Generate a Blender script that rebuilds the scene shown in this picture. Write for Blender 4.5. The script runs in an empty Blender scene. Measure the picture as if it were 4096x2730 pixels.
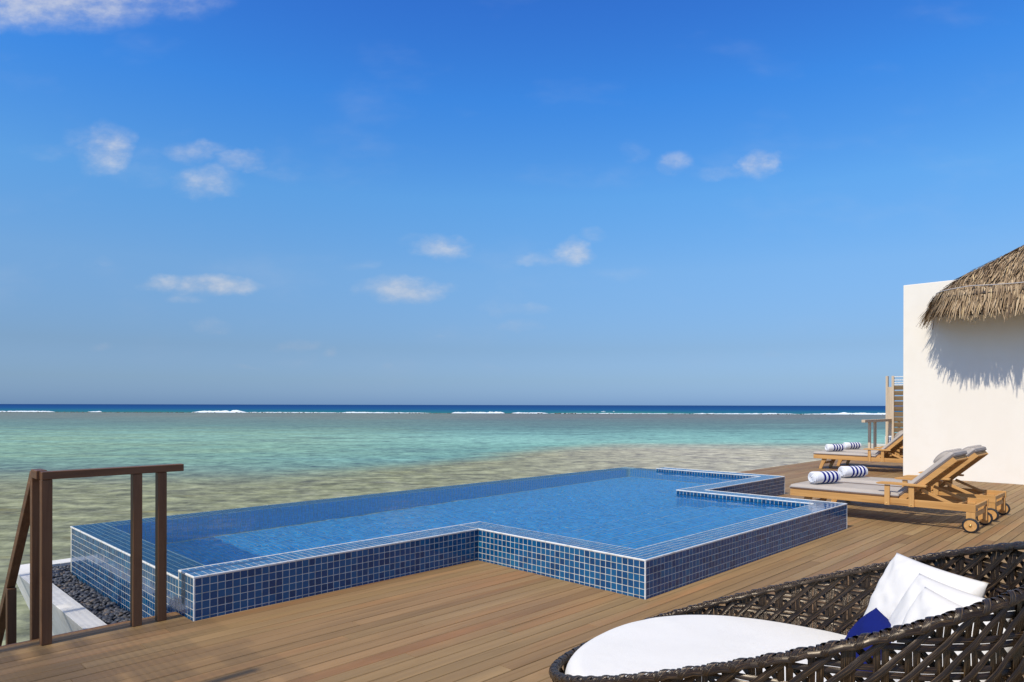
import bpy, bmesh, math, random
import numpy as np
from mathutils import Vector, Matrix, Euler, noise as mnoise

random.seed(7)
RNG = np.random.default_rng(7)
SC = bpy.context.scene
COL = SC.collection
R = math.radians

# ------------------------------------------------------------------ camera
YAW = 44.671
EYE = 1.5
cam = bpy.data.cameras.new('camera')
cam_o = bpy.data.objects.new('camera', cam)
COL.objects.link(cam_o)
cam.lens = 24.233
cam.sensor_width = 36.0
cam.shift_y = 256.15 / 4096
cam.clip_start = 0.05
cam.clip_end = 60000
cam_o.matrix_world = (Matrix.Translation((0, 0, EYE)) @ Matrix.Rotation(R(YAW - 90), 4, 'Z')
                      @ Matrix.Rotation(R(90), 4, 'X') @ Matrix.Rotation(0.00212, 4, 'Z'))
SC.camera = cam_o
FWD = Vector((math.cos(R(YAW)), math.sin(R(YAW)), 0))       # bearing of the open sea
RGT = Vector((math.sin(R(YAW)), -math.cos(R(YAW)), 0))

# ------------------------------------------------------------------ sun, sky, exposure
SUN_EL, SUN_AZ = 50.0, 181.5          # degrees; azimuth measured from +X
sd = Vector((math.cos(R(SUN_EL)) * math.cos(R(SUN_AZ)), math.cos(R(SUN_EL)) * math.sin(R(SUN_AZ)), math.sin(R(SUN_EL))))
sun = bpy.data.lights.new('sun', 'SUN')
sun.energy = 3.7
sun.angle = R(0.9)
sun.color = (1.0, 0.935, 0.82)
sun_o = bpy.data.objects.new('sun', sun)
COL.objects.link(sun_o)
sun_o.rotation_euler = sd.to_track_quat('Z', 'Y').to_euler()
sun.cycles.is_caustics_light = True

world = bpy.data.worlds.new('World')
SC.world = world
world.use_nodes = True


class NT:
    """small helper around a node tree"""
    def __init__(s, tree):
        s.t = tree
        s.n = tree.nodes
        s.l = tree.links

    def node(s, typ, ins=None, **attrs):
        nd = s.n.new(typ)
        for k, v in attrs.items():
            setattr(nd, k, v)
        for k, v in (ins or {}).items():
            s.put(nd.inputs[k], v)
        return nd

    def put(s, sock, v):
        if isinstance(v, bpy.types.NodeSocket):
            s.l.new(v, sock)
        elif isinstance(v, bpy.types.Node):
            s.l.new(v.outputs[0], sock)
        else:
            if hasattr(sock.default_value, '__len__') and not isinstance(v, str):
                v = tuple(v)
                if len(sock.default_value) == 4 and len(v) == 3:
                    v = v + (1.0,)
            sock.default_value = v

    def math(s, op, a, b=None, c=None, clamp=False):
        nd = s.n.new('ShaderNodeMath')
        nd.operation = op
        nd.use_clamp = clamp
        for i, v in enumerate((a, b, c)):
            if v is not None:
                s.put(nd.inputs[i], v)
        return nd.outputs[0]

    def vmath(s, op, a, b=None):
        nd = s.n.new('ShaderNodeVectorMath')
        nd.operation = op
        s.put(nd.inputs[0], a)
        if b is not None:
            s.put(nd.inputs[1], b)
        return nd.outputs['Value'] if op in ('DOT_PRODUCT', 'LENGTH') else nd.outputs[0]

    def noise(s, vec, scale, detail=3.0, rough=0.5, dist=0.0):
        nd = s.node('ShaderNodeTexNoise', {'Vector': vec, 'Scale': scale, 'Detail': detail, 'Roughness': rough, 'Distortion': dist})
        return nd.outputs[0]

    def mapping(s, vec, scale=(1, 1, 1), rot=(0, 0, 0), loc=(0, 0, 0)):
        return s.node('ShaderNodeMapping', {'Vector': vec, 'Scale': scale, 'Rotation': rot, 'Location': loc}).outputs[0]

    def ramp(s, fac, stops, interp='LINEAR'):
        nd = s.n.new('ShaderNodeValToRGB')
        cr = nd.color_ramp
        cr.interpolation = interp
        while len(cr.elements) < len(stops):
            cr.elements.new(0.5)
        for e, (pos, c) in zip(cr.elements, stops):
            e.position = pos
            e.color = tuple(c) + (1.0,) if len(c) == 3 else c
        s.put(nd.inputs[0], fac)
        return nd.outputs[0]

    def mix(s, fac, a, b, mode='MIX'):
        nd = s.n.new('ShaderNodeMix')
        nd.data_type = 'RGBA'
        nd.blend_type = mode
        s.put(nd.inputs[0], fac)
        s.put(nd.inputs[6], a)
        s.put(nd.inputs[7], b)
        return nd.outputs[2]

    def mixf(s, fac, a, b):
        nd = s.n.new('ShaderNodeMix')
        nd.data_type = 'FLOAT'
        s.put(nd.inputs[0], fac)
        s.put(nd.inputs[2], a)
        s.put(nd.inputs[3], b)
        return nd.outputs[0]

    def smooth(s, v, lo, hi, a=0.0, b=1.0):
        nd = s.node('ShaderNodeMapRange', {0: v, 1: lo, 2: hi, 3: a, 4: b}, interpolation_type='SMOOTHSTEP')
        return nd.outputs[0]

    def sep(s, v):
        nd = s.node('ShaderNodeSeparateXYZ', {0: v})
        return nd.outputs[0], nd.outputs[1], nd.outputs[2]

    def comb(s, x, y, z):
        return s.node('ShaderNodeCombineXYZ', {0: x, 1: y, 2: z}).outputs[0]

    def bump(s, h, strength=0.3, dist=0.01):
        return s.node('ShaderNodeBump', {'Height': h, 'Strength': strength, 'Distance': dist}).outputs[0]


def build_world():
    t = NT(world.node_tree)
    t.n.clear()
    sky = t.node('ShaderNodeTexSky', sky_type='NISHITA', sun_disc=False, sun_elevation=R(SUN_EL),
                 sun_rotation=R(90.0 - SUN_AZ), altitude=0.0, air_density=1.0, dust_density=0.35, ozone_density=3.2)
    direc = t.node('ShaderNodeTexCoord').outputs['Generated']
    direc = t.vmath('NORMALIZE', direc)
    f = t.math('MAXIMUM', t.math('ABSOLUTE', t.vmath('DOT_PRODUCT', direc, FWD)), 0.05)
    a = t.math('DIVIDE', t.vmath('DOT_PRODUCT', direc, RGT), f)
    z = t.sep(direc)[2]
    b = t.math('DIVIDE', z, f)
    # hue correction of the whole sky: the tropical blue of the photograph, with pale haze low down
    skc = t.node('ShaderNodeHueSaturation', {'Hue': 0.5, 'Saturation': 1.22, 'Value': 1.0, 'Fac': 1.0, 'Color': sky.outputs[0]}).outputs[0]
    tint = t.ramp(t.math('MAXIMUM', z, 0.0), [(0.0, (0.315, 0.56, 1.30)), (0.035, (0.44, 0.60, 1.02)), (0.08, (0.59, 0.68, 0.92)), (0.186, (1.08, 1.15, 1.25)),
                                               (0.285, (1.13, 1.46, 1.60)), (0.405, (0.74, 1.40, 1.92)), (0.50, (0.66, 1.19, 1.90)), (0.7, (0.44, 0.82, 1.35)), (1.0, (0.32, 0.6, 1.0))])
    skc = t.mix(1.0, skc, tint, 'MULTIPLY')
    # fair-weather clouds over the sea: bearing (a) and rise (b) of each, with half widths
    px = lambda u, v, w, h: ((u - 2048) / 2757, (1621 - v) / 2757, w / 2757, h / 2757)
    clouds = [px(150, -70, 720, 195) + (1.2,), px(420, -30, 430, 75) + (.8,),
              px(430, 600, 120, 110) + (.85,), px(330, 560, 110, 50) + (.35,), px(780, 620, 160, 42) + (.6,), px(960, 660, 120, 40) + (.6,),
              px(810, 725, 130, 62) + (.75,), px(620, 640, 260, 90) + (.22,),
              px(660, 1130, 150, 34) + (.75,), px(860, 1140, 180, 46) + (1.0,), px(740, 1195, 90, 28) + (.5,),
              px(1610, 1155, 190, 58) + (.95,), px(820, 1310, 90, 34) + (.5,),
              px(1765, 985, 110, 52) + (.8,), px(1660, 955, 60, 22) + (.35,), px(2290, 1005, 90, 56) + (.9,), px(2130, 1030, 160, 34) + (.5,), px(2380, 935, 70, 36) + (.4,),
              px(2700, 640, 90, 56) + (.65,), px(3060, 655, 90, 62) + (.85,), px(2920, 680, 150, 34) + (.45,), px(2400, 700, 320, 60) + (.2,), px(2520, 610, 70, 50) + (.3,),
              px(2050, 1235, 150, 28) + (.4,), px(2060, 1300, 110, 26) + (.45,), px(1190, 1390, 90, 26) + (.45,), px(1290, 1420, 40, 20) + (.5,),
              px(1180, 1445, 90, 18) + (.3,), px(1730, 1365, 46, 22) + (.35,), px(1960, 1470, 70, 18) + (.3,), px(380, 1385, 60, 22) + (.4,),
              px(1580, 1460, 60, 16) + (.3,), px(3690, 1130, 90, 30) + (.3,), px(400, 1040, 60, 26) + (.3,), px(3110, 1425, 60, 18) + (.25,), px(560, 690, 200, 60) + (.3,), px(1100, 690, 120, 40) + (.3,), px(1440, 1050, 120, 26) + (.3,), px(220, 620, 160, 40) + (.28,), px(2480, 1080, 140, 30) + (.25,), px(1000, 1470, 60, 16) + (.3,)]
    uv = t.comb(a, b, 0.0)
    n1 = t.node('ShaderNodeTexNoise', {'Vector': t.mapping(uv, (1, 1.5, 1)), 'Scale': 9.0, 'Detail': 5.0, 'Roughness': 0.6})
    wob = t.vmath('MULTIPLY', t.vmath('SUBTRACT', n1.outputs['Color'], (0.5, 0.5, 0.5)), (0.11, 0.055, 0.0))
    uvw = t.vmath('ADD', uv, wob)
    aw, bw, _ = t.sep(uvw)
    dens = None
    for (a0, b0, w, h, s) in clouds:
        dx = t.math('MULTIPLY', t.math('SUBTRACT', aw, a0), 1.0 / (w * 1.2))
        dy = t.math('MULTIPLY', t.math('SUBTRACT', bw, b0), 1.0 / (h * 1.2))
        q = t.math('MULTIPLY_ADD', dx, dx, t.math('MULTIPLY', dy, dy))
        m = t.math('MULTIPLY', t.math('SUBTRACT', 1.0, q, clamp=True), s)
        dens = m if dens is None else t.math('MAXIMUM', dens, m)
    n2 = t.noise(t.mapping(uv, (1, 1.7, 1)), 23.0, 7.0, 0.60)
    n3 = t.noise(t.mapping(uv, (1, 2.2, 1), loc=(3.1, 1.7, 0)), 5.0, 4.0, 0.55)
    dens = t.math('MULTIPLY', dens, t.math('MULTIPLY_ADD', n2, 1.5, -0.08))
    dens = t.smooth(dens, 0.02, 1.0, 0.0, 0.68)
    veil = t.smooth(n3, 0.52, 0.85, 0.0, 0.10)
    dens = t.math('MAXIMUM', dens, veil)
    # broken high cloud added overhead, out of view, as a neutral fill light
    up = t.math('MAXIMUM', z, 0.05)
    dx_, dy_, _z = t.sep(direc)
    n4 = t.noise(t.comb(t.math('DIVIDE', dx_, up), t.math('DIVIDE', dy_, up), 0.0), 1.6, 5.0, 0.55)
    high = t.math('MULTIPLY', t.smooth(z, 0.54, 0.80), t.smooth(n4, 0.34, 0.66, 0.25, 0.85))
    dens = t.math('MAXIMUM', dens, high)
    lit = t.mix(t.smooth(n2, 0.35, 0.75), (5.6, 5.8, 6.3), (7.0, 7.0, 7.1))
    low = t.mix(t.smooth(b, 0.0, 0.22), (3.6, 4.1, 5.2), lit)
    out = t.mix(dens, skc, low)
    bg = t.node('ShaderNodeBackground', {'Color': out, 'Strength': 0.10})
    t.l.new(bg.outputs[0], t.node('ShaderNodeOutputWorld').inputs[0])


build_world()
SC.view_settings.view_transform = 'Standard'
SC.view_settings.look = 'None'
SC.view_settings.exposure = 0.10
SC.view_settings.gamma = 1.0
SC.render.engine = 'CYCLES'
SC.cycles.use_denoising = True
SC.cycles.max_bounces = 10
SC.cycles.transparent_max_bounces = 12
SC.cycles.transmission_bounces = 8
SC.cycles.sample_clamp_indirect = 6.0


# ------------------------------------------------------------------ mesh helpers
def tag(o, label=None, cat=None, group=None, kind=None):
    if label: o['label'] = label
    if cat: o['category'] = cat
    if group: o['group'] = group
    if kind: o['kind'] = kind
    return o


def link(name, me, parent=None):
    o = bpy.data.objects.new(name, me)
    COL.objects.link(o)
    if parent is not None:
        o.parent = parent
    return o


def empty(name, loc=(0, 0, 0), rz=0.0):
    o = bpy.data.objects.new(name, None)
    COL.objects.link(o)
    o.location = loc
    o.rotation_euler = (0, 0, rz)
    o.empty_display_size = 0.2
    return o


def copy_tree(o, parent=None):
    c = o.copy()
    COL.objects.link(c)
    c.parent = parent
    for ch in list(o.children):
        copy_tree(ch, c)
    return c


class MB:
    """collects primitive shapes, builds ONE mesh object"""
    def __init__(s):
        s.v, s.f, s.mi, s.sm = [], [], [], []

    def add(s, verts, faces, mi=0, smooth=False):
        k = len(s.v)
        s.v.extend([tuple(p) for p in verts])
        s.f.extend([tuple(i + k for i in f) for f in faces])
        s.mi.extend([mi] * len(faces))
        s.sm.extend([smooth] * len(faces))
        return s

    def box(s, x0, x1, y0, y1, z0, z1, mi=0):
        v = [(x, y, z) for z in (z0, z1) for y in (y0, y1) for x in (x0, x1)]
        return s.add(v, [(0, 2, 3, 1), (4, 5, 7, 6), (0, 1, 5, 4), (2, 6, 7, 3), (0, 4, 6, 2), (1, 3, 7, 5)], mi)

    def bar(s, p0, p1, w, h, up=(0, 0, 1), mi=0):
        p0, p1 = Vector(p0), Vector(p1)
        d = (p1 - p0).normalized()
        side = d.cross(Vector(up)).normalized() * (w / 2)
        u = side.cross(d).normalized() * (h / 2)
        v = [p + a * side + b * u for p in (p0, p1) for (a, b) in ((-1, -1), (1, -1), (1, 1), (-1, 1))]
        return s.add(v, [(3, 2, 1, 0), (4, 5, 6, 7), (0, 1, 5, 4), (1, 2, 6, 5), (2, 3, 7, 6), (3, 0, 4, 7)], mi)

    def tube(s, pts, rad, n=8, closed=False, mi=0):
        pts = [Vector(p) for p in pts]
        m = len(pts)
        rr = rad if hasattr(rad, '__len__') else [rad] * m
        v, f = [], []
        prev = None
        for i, p in enumerate(pts):
            a = pts[(i - 1) % m] if (closed or i > 0) else p
            b = pts[(i + 1) % m] if (closed or i < m - 1) else p
            d = (b - a).normalized()
            if prev is None:
                ref = Vector((0, 0, 1)) if abs(d.z) < 0.9 else Vector((1, 0, 0))
                n1 = d.cross(ref).normalized()
            else:
                n1 = (prev - d * prev.dot(d)).normalized()
            prev = n1
            n2 = d.cross(n1)
            for k in range(n):
                t = 2 * math.pi * k / n
                v.append(p + (n1 * math.cos(t) + n2 * math.sin(t)) * rr[i])
        for i in range(m if closed else m - 1):
            for k in range(n):
                a, b = i * n + k, i * n + (k + 1) % n
                c, d2 = ((i + 1) % m) * n + (k + 1) % n, ((i + 1) % m) * n + k
                f.append((a, b, c, d2))
        s.add(v, f, mi, True)
        if not closed:
            s.add(v[:n], [tuple(range(n - 1, -1, -1))], mi)
            s.add(v[-n:], [tuple(range(n))], mi)
        return s

    def lathe(s, prof, axis_o, axis_d, n=24, mi=0, smooth=True):
        """prof: list of (along, radius)"""
        o, d = Vector(axis_o), Vector(axis_d).normalized()
        ref = Vector((0, 0, 1)) if abs(d.z) < 0.9 else Vector((1, 0, 0))
        a = d.cross(ref).normalized()
        b = d.cross(a)
        v = []
        for (h, r) in prof:
            for k in range(n):
                t = 2 * math.pi * k / n
                v.append(o + d * h + (a * math.cos(t) + b * math.sin(t)) * r)
        f = []
        for i in range(len(prof) - 1):
            for k in range(n):
                f.append((i * n + k, i * n + (k + 1) % n, (i + 1) * n + (k + 1) % n, (i + 1) * n + k))
        return s.add(v, f, mi, smooth)

    def prism(s, poly, axis, a0, a1, mi=0):
        """poly: 2-D points; axis 'x' -> (y,z) extruded in x, 'y' -> (x,z) extruded in y, 'z' -> (x,y)"""
        n = len(poly)
        mk = {'x': lambda a, p: (a, p[0], p[1]), 'y': lambda a, p: (p[0], a, p[1]), 'z': lambda a, p: (p[0], p[1], a)}[axis]
        v = [mk(a0, p) for p in poly] + [mk(a1, p) for p in poly]
        f = [tuple(range(n - 1, -1, -1)), tuple(range(n, 2 * n))] + [(i, (i + 1) % n, n + (i + 1) % n, n + i) for i in range(n)]
        return s.add(v, f, mi)

    def build(s, name, mats, parent=None, bevel=0.0, seg=1, off=None):
        me = bpy.data.meshes.new(name)
        v = s.v
        if off is not None:
            v = [(p[0] - off[0], p[1] - off[1], p[2] - off[2]) for p in v]
        me.from_pydata(v, [], s.f)
        for m in (mats if isinstance(mats, (list, tuple)) else [mats]):
            me.materials.append(m)
        me.polygons.foreach_set('material_index', s.mi)
        me.polygons.foreach_set('use_smooth', s.sm)
        bm = bmesh.new()
        bm.from_mesh(me)
        bmesh.ops.recalc_face_normals(bm, faces=bm.faces)
        if bevel:
            sharp = [e for e in bm.edges if len(e.link_faces) == 2 and e.calc_face_angle(0) > 0.6]
            bmesh.ops.bevel(bm, geom=sharp, offset=bevel, segments=seg, affect='EDGES', profile=0.6)
        bm.to_mesh(me)
        bm.free()
        return link(name, me, parent)


def np_mesh(name, V, F, mats, smooth=False, attrs=None, uvs=None):
    """V (n,3) array, F (m,4) or (m,3) int array; attrs {name: per-vertex floats}"""
    me = bpy.data.meshes.new(name)
    V = np.asarray(V, dtype=np.float32)
    F = np.asarray(F, dtype=np.int32)
    k = F.shape[1]
    me.vertices.add(len(V))
    me.vertices.foreach_set('co', V.ravel())
    me.loops.add(F.size)
    me.loops.foreach_set('vertex_index', F.ravel())
    me.polygons.add(len(F))
    me.polygons.foreach_set('loop_start', np.arange(len(F), dtype=np.int32) * k)
    me.polygons.foreach_set('loop_total', np.full(len(F), k, dtype=np.int32))
    me.polygons.foreach_set('use_smooth', np.full(len(F), bool(smooth)))
    me.update(calc_edges=True)
    me.validate()
    for m in (mats if isinstance(mats, (list, tuple)) else [mats]):
        me.materials.append(m)
    for an, av in (attrs or {}).items():
        at = me.attributes.new(an, 'FLOAT', 'POINT')
        at.data.foreach_set('value', np.asarray(av, dtype=np.float32))
    return me


def project(P):
    """pixel (of the 4096 px wide photograph) and depth for world points: only used to rank pieces by size"""
    Q = np.asarray(P, dtype=float) - np.array([0, 0, EYE])
    z = Q @ np.array(FWD)
    x = Q @ np.array(RGT)
    zz = np.maximum(z, 1e-3)
    return 2048 + 2757 * x / zz, 1621 - 2757 * Q[:, 2] / zz, z


# ------------------------------------------------------------------ materials
def mat(name):
    m = bpy.data.materials.new(name)
    m.use_nodes = True
    t = NT(m.node_tree)
    b = t.n['Principled BSDF']
    return m, t, b


def coords(t, kind='Object'):
    return t.node('ShaderNodeTexCoord').outputs[kind]


def attr(t, name):
    return t.node('ShaderNodeAttribute', attribute_name=name).outputs['Fac']


M = {}


def make_materials():
    # ---- weathered hardwood deck boards, grain along x
    m, t, b = mat('deck_wood')
    co = coords(t)
    r = attr(t, 'rnd')
    shift = t.comb(t.math('MULTIPLY', r, 37.0), t.math('MULTIPLY', r, 11.0), 0.0)
    c2 = t.vmath('ADD', co, shift)
    g1 = t.noise(t.mapping(c2, (1.4, 42, 8)), 1.0, 5.0, 0.6)
    g2 = t.noise(t.mapping(c2, (0.55, 7.0, 4)), 1.0, 3.0, 0.55, 0.6)
    g3 = t.noise(t.mapping(c2, (5, 160, 30)), 1.0, 2.0, 0.6)
    base = t.ramp(r, [(0.0, (0.186, 0.111, 0.049)), (0.2, (0.253, 0.162, 0.071)), (0.4, (0.217, 0.126, 0.056)),
                      (0.55, (0.279, 0.181, 0.083)), (0.75, (0.235, 0.147, 0.064)), (0.9, (0.268, 0.159, 0.071)), (1.0, (0.293, 0.194, 0.090))])
    base = t.mix(t.smooth(g2, 0.3, 0.75, 0.0, 0.65), base, t.mix(1.0, base, (1.42, 1.40, 1.36), 'MULTIPLY'))
    red = t.smooth(t.noise(t.mapping(c2, (0.45, 3.0, 2), loc=(5, 2, 1)), 1.0, 2.0), 0.50, 0.72, 0.0, 0.75)
    base = t.mix(red, base, t.mix(1.0, base, (1.12, 0.92, 0.84), 'MULTIPLY'))
    base = t.mix(t.smooth(g1, 0.50, 0.78, 0.0, 0.55), base, t.mix(1.0, base, (0.55, 0.5, 0.46), 'MULTIPLY'))
    base = t.mix(t.smooth(g3, 0.55, 0.85, 0.0, 0.28), base, t.mix(1.0, base, (0.6, 0.58, 0.55), 'MULTIPLY'))
    blot = t.smooth(t.noise(t.mapping(co, (1.0, 1.6, 1)), 2.3, 4.0, 0.6), 0.55, 0.8, 0.0, 0.30)
    base = t.mix(blot, base, t.mix(1.0, base, (1.45, 1.4, 1.35), 'MULTIPLY'))
    t.put(b.inputs['Base Color'], base)
    t.put(b.inputs['Roughness'], t.mixf(g1, 0.5, 0.75))
    b.inputs['Specular IOR Level'].default_value = 0.3
    t.put(b.inputs['Normal'], t.bump(t.math('ADD', g1, t.math('MULTIPLY', g3, 0.5)), 0.25, 0.004))
    M['deck'] = m

    # ---- wood helper
    def wood(name, stops, axis, rough=(0.45, 0.65), rs=1.0, grain=(1.5, 30), dirt=None, obj_rand=True):
        m, t, b = mat(name)
        co = coords(t)
        if obj_rand:
            rr = t.node('ShaderNodeObjectInfo').outputs['Random']
            co = t.vmath('ADD', co, t.comb(t.math('MULTIPLY', rr, 13.0), t.math('MULTIPLY', rr, 29.0), t.math('MULTIPLY', rr, 7.0)))
        sc = {'x': (grain[0], grain[1], grain[1]), 'y': (grain[1], grain[0], grain[1]), 'z': (grain[1], grain[1], grain[0])}[axis]
        g = t.noise(t.mapping(co, sc), 1.0, 5.0, 0.62, 0.9)
        g2 = t.noise(t.mapping(co, tuple(q * 0.22 for q in sc)), 1.0, 3.0, 0.5, 1.4)
        f = t.math('MULTIPLY_ADD', g, 0.55, t.math('MULTIPLY', g2, 0.5))
        c = t.ramp(f, stops)
        if dirt is not None:
            c = t.mix(t.smooth(t.noise(co, 6.0, 4.0), 0.5, 0.75, 0.0, dirt[0]), c, dirt[1])
        t.put(b.inputs['Base Color'], c)
        t.put(b.inputs['Roughness'], t.mixf(g, rough[0], rough[1]))
        t.put(b.inputs['Normal'], t.bump(f, 0.3, 0.003))
        b.inputs['Specular IOR Level'].default_value = 0.35
        return m
    teak_st = [(0.25, (0.30, 0.140, 0.040)), (0.45, (0.52, 0.270, 0.082)), (0.62, (0.63, 0.345, 0.118)), (0.8, (0.38, 0.185, 0.055))]
    M['teak_y'] = wood('teak_grain_long', teak_st, 'y')
    M['teak_z'] = wood('teak_grain_upright', teak_st, 'z')
    M['teak_x'] = wood('teak_grain_cross', teak_st, 'x')
    rail_st = [(0.25, (0.085, 0.038, 0.017)), (0.5, (0.159, 0.073, 0.032)), (0.7, (0.214, 0.104, 0.047)), (0.85, (0.112, 0.052, 0.026))]
    M['rail_x'] = wood('stained_rail_cross', rail_st, 'x', (0.4, 0.6))
    M['rail_z'] = wood('stained_rail_upright', rail_st, 'z', (0.4, 0.6), dirt=(0.45, (0.13, 0.055, 0.022)))
    M['rail_y'] = wood('stained_rail_long', rail_st, 'y', (0.4, 0.6))
    grey_st = [(0.25, (0.359, 0.262, 0.173)), (0.5, (0.598, 0.463, 0.318)), (0.7, (0.694, 0.547, 0.386)), (0.85, (0.478, 0.363, 0.243))]
    M['grey_x'] = wood('silvered_wood_cross', grey_st, 'x', (0.6, 0.8))
    M['grey_y'] = wood('silvered_wood_long', [(0.25, (0.150, 0.095, 0.046)), (0.5, (0.330, 0.225, 0.118)), (0.7, (0.420, 0.297, 0.167)), (0.85, (0.220, 0.144, 0.072))], 'y', (0.6, 0.8))
    M['grey_z'] = wood('silvered_wood_upright', grey_st, 'z', (0.6, 0.8))

    # ---- glazed mosaic tile
    m, t, b = mat('glazed_tile')
    co = coords(t)
    r = attr(t, 'rnd')
    mot = t.noise(co, 95.0, 3.0, 0.6)
    big = t.noise(co, 1.3, 2.0)
    c = t.ramp(r, [(0.0, (0.002, 0.036, 0.116)), (0.3, (0.002, 0.061, 0.173)), (0.65, (0.003, 0.079, 0.208)), (0.88, (0.005, 0.104, 0.238)), (1.0, (0.006, 0.131, 0.257))])
    c = t.mix(t.smooth(mot, 0.38, 0.75, 0.0, 0.5), c, (0.008, 0.119, 0.265))
    c = t.mix(t.smooth(big, 0.4, 0.7, 0.0, 0.25), c, (0.003, 0.050, 0.131))
    lime = t.noise(t.mapping(co, (9.0, 9.0, 1.6)), 1.0, 5.0, 0.68)
    c = t.mix(t.smooth(lime, 0.60, 0.82, 0.0, 0.08), c, (0.45, 0.50, 0.52))
    t.put(b.inputs['Base Color'], c)
    t.put(b.inputs['Roughness'], t.smooth(lime, 0.45, 0.8, 0.07, 0.26))
    b.inputs['IOR'].default_value = 1.5
    t.put(b.inputs['Normal'], t.bump(t.noise(co, 38.0, 2.0), 0.14, 0.002))
    M['tile'] = m

    m, t, b = mat('brightened_lining_tile')  # the glazed tile again, colour brightened in place of light through the water
    co = coords(t)
    r = attr(t, 'rnd')
    c = t.ramp(r, [(0.0, (0.014, 0.289, 0.642)), (0.4, (0.020, 0.383, 0.793)), (0.75, (0.025, 0.446, 0.875)), (1.0, (0.043, 0.531, 0.950))])
    c = t.mix(t.smooth(t.noise(co, 95.0, 3.0, 0.6), 0.4, 0.75, 0.0, 0.4), c, (0.051, 0.531, 0.930))
    t.put(b.inputs['Base Color'], c)
    b.inputs['Roughness'].default_value = 0.2
    M['bright_lining'] = m

    m, t, b = mat('grout')
    co = coords(t)
    c = t.mix(t.smooth(t.noise(co, 14.0, 4.0, 0.65), 0.4, 0.7), (0.66, 0.64, 0.55), (0.44, 0.41, 0.31))
    t.put(b.inputs['Base Color'], c)
    b.inputs['Roughness'].default_value = 0.8
    M['grout'] = m

    m, t, b = mat('white_trim')
    co = coords(t)
    t.put(b.inputs['Base Color'], t.mix(t.smooth(t.noise(co, 22.0, 4.0), 0.45, 0.75), (0.76, 0.75, 0.71), (0.58, 0.54, 0.46)))
    b.inputs['Roughness'].default_value = 0.4
    M['trim'] = m

    # ---- pool water: clear refracting surface, ripples are in the mesh
    m = bpy.data.materials.new('pool_water')
    m.use_nodes = True
    t = NT(m.node_tree)
    t.n.remove(t.n['Principled BSDF'])
    g = t.node('ShaderNodeBsdfGlass', {'Roughness': 0.0, 'IOR': 1.333, 'Color': (0.82, 0.965, 1.0)})
    rf = t.node('ShaderNodeBsdfRefraction', {'Roughness': 0.0, 'IOR': 1.333, 'Color': (0.82, 0.965, 1.0)})
    mx = t.node('ShaderNodeMixShader', {0: 0.5, 1: rf.outputs[0], 2: g.outputs[0]})
    t.l.new(mx.outputs[0], t.n['Material Output'].inputs[0])
    M['water'] = m

    # ---- plaster and concrete
    def plaster(name, c0, c1, scale, rough, bs=0.1):
        m, t, b = mat(name)
        co = coords(t)
        n = t.noise(co, scale, 5.0, 0.6)
        n2 = t.noise(t.mapping(co, (1, 1, 0.35)), 1.1, 4.0, 0.55)
        t.put(b.inputs['Base Color'], t.mix(t.math('MULTIPLY', t.smooth(n2, 0.4, 0.75), 1.0), t.mix(t.smooth(n, 0.4, 0.7), c0, c1), c1))
        b.inputs['Roughness'].default_value = rough
        b.inputs['Specular IOR Level'].default_value = 0.2
        t.put(b.inputs['Normal'], t.bump(t.noise(co, scale * 6, 3.0), bs, 0.002))
        return m
    M['plaster'] = plaster('white_plaster', (0.88, 0.81, 0.69), (0.86, 0.785, 0.66), 3.0, 0.85)
    M['trough'] = plaster('trough_plaster', (0.74, 0.72, 0.68), (0.62, 0.60, 0.56), 7.0, 0.7, 0.15)

    # ---- pebbles
    m, t, b = mat('slate_pebble')
    rr = t.node('ShaderNodeObjectInfo').outputs['Random']
    r = t.math('FRACT', t.math('ADD', attr(t, 'rnd'), rr))
    c = t.ramp(r, [(0.0, (0.034, 0.036, 0.044)), (0.5, (0.064, 0.066, 0.077)), (0.85, (0.096, 0.094, 0.098)), (0.93, (0.136, 0.120, 0.100)), (1.0, (0.128, 0.088, 0.062))])
    n = t.noise(coords(t), 60.0, 4.0)
    t.put(b.inputs['Base Color'], t.mix(t.smooth(n, 0.4, 0.7, 0.0, 0.45), c, t.mix(1.0, c, (1.5, 1.5, 1.5), 'MULTIPLY')))
    b.inputs['Roughness'].default_value = 0.5
    M['pebble'] = m

    # ---- fabrics
    def fabric(name, col, col2, weave, rough=0.9, sheen=0.0, wr=0.15):
        m, t, b = mat(name)
        co = coords(t)
        n = t.noise(co, 4.0, 3.0)
        w = t.noise(co, weave, 2.0, 0.6)
        t.put(b.inputs['Base Color'], t.mix(t.smooth(t.math('MULTIPLY_ADD', w, 0.5, t.math('MULTIPLY', n, 0.5)), 0.35, 0.65), col, col2))
        b.inputs['Roughness'].default_value = rough
        b.inputs['Specular IOR Level'].default_value = 0.15
        b.inputs['Sheen Weight'].default_value = sheen
        t.put(b.inputs['Normal'], t.bump(t.math('ADD', w, t.math('MULTIPLY', n, 6.0)), wr, 0.004))
        return m
    M['taupe'] = fabric('taupe_canvas', (0.48, 0.42, 0.36), (0.40, 0.35, 0.30), 420.0)
    M['piping'] = fabric('taupe_piping', (0.50, 0.46, 0.43), (0.44, 0.40, 0.37), 300.0)
    M['white_fab'] = fabric('white_canvas', (0.78, 0.755, 0.71), (0.75, 0.725, 0.68), 380.0, wr=0.4)
    M['pillow_fab'] = fabric('white_pillow_cotton', (0.76, 0.73, 0.685), (0.73, 0.70, 0.655), 380.0, wr=0.3)
    M['blue_fab'] = fabric('royal_blue_cotton', (0.005, 0.011, 0.115), (0.007, 0.015, 0.145), 380.0, wr=0.3)
    M['towel_w'] = fabric('white_terry', (0.84, 0.84, 0.85), (0.74, 0.74, 0.76), 150.0, 0.95, 0.0, 0.9)
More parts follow.
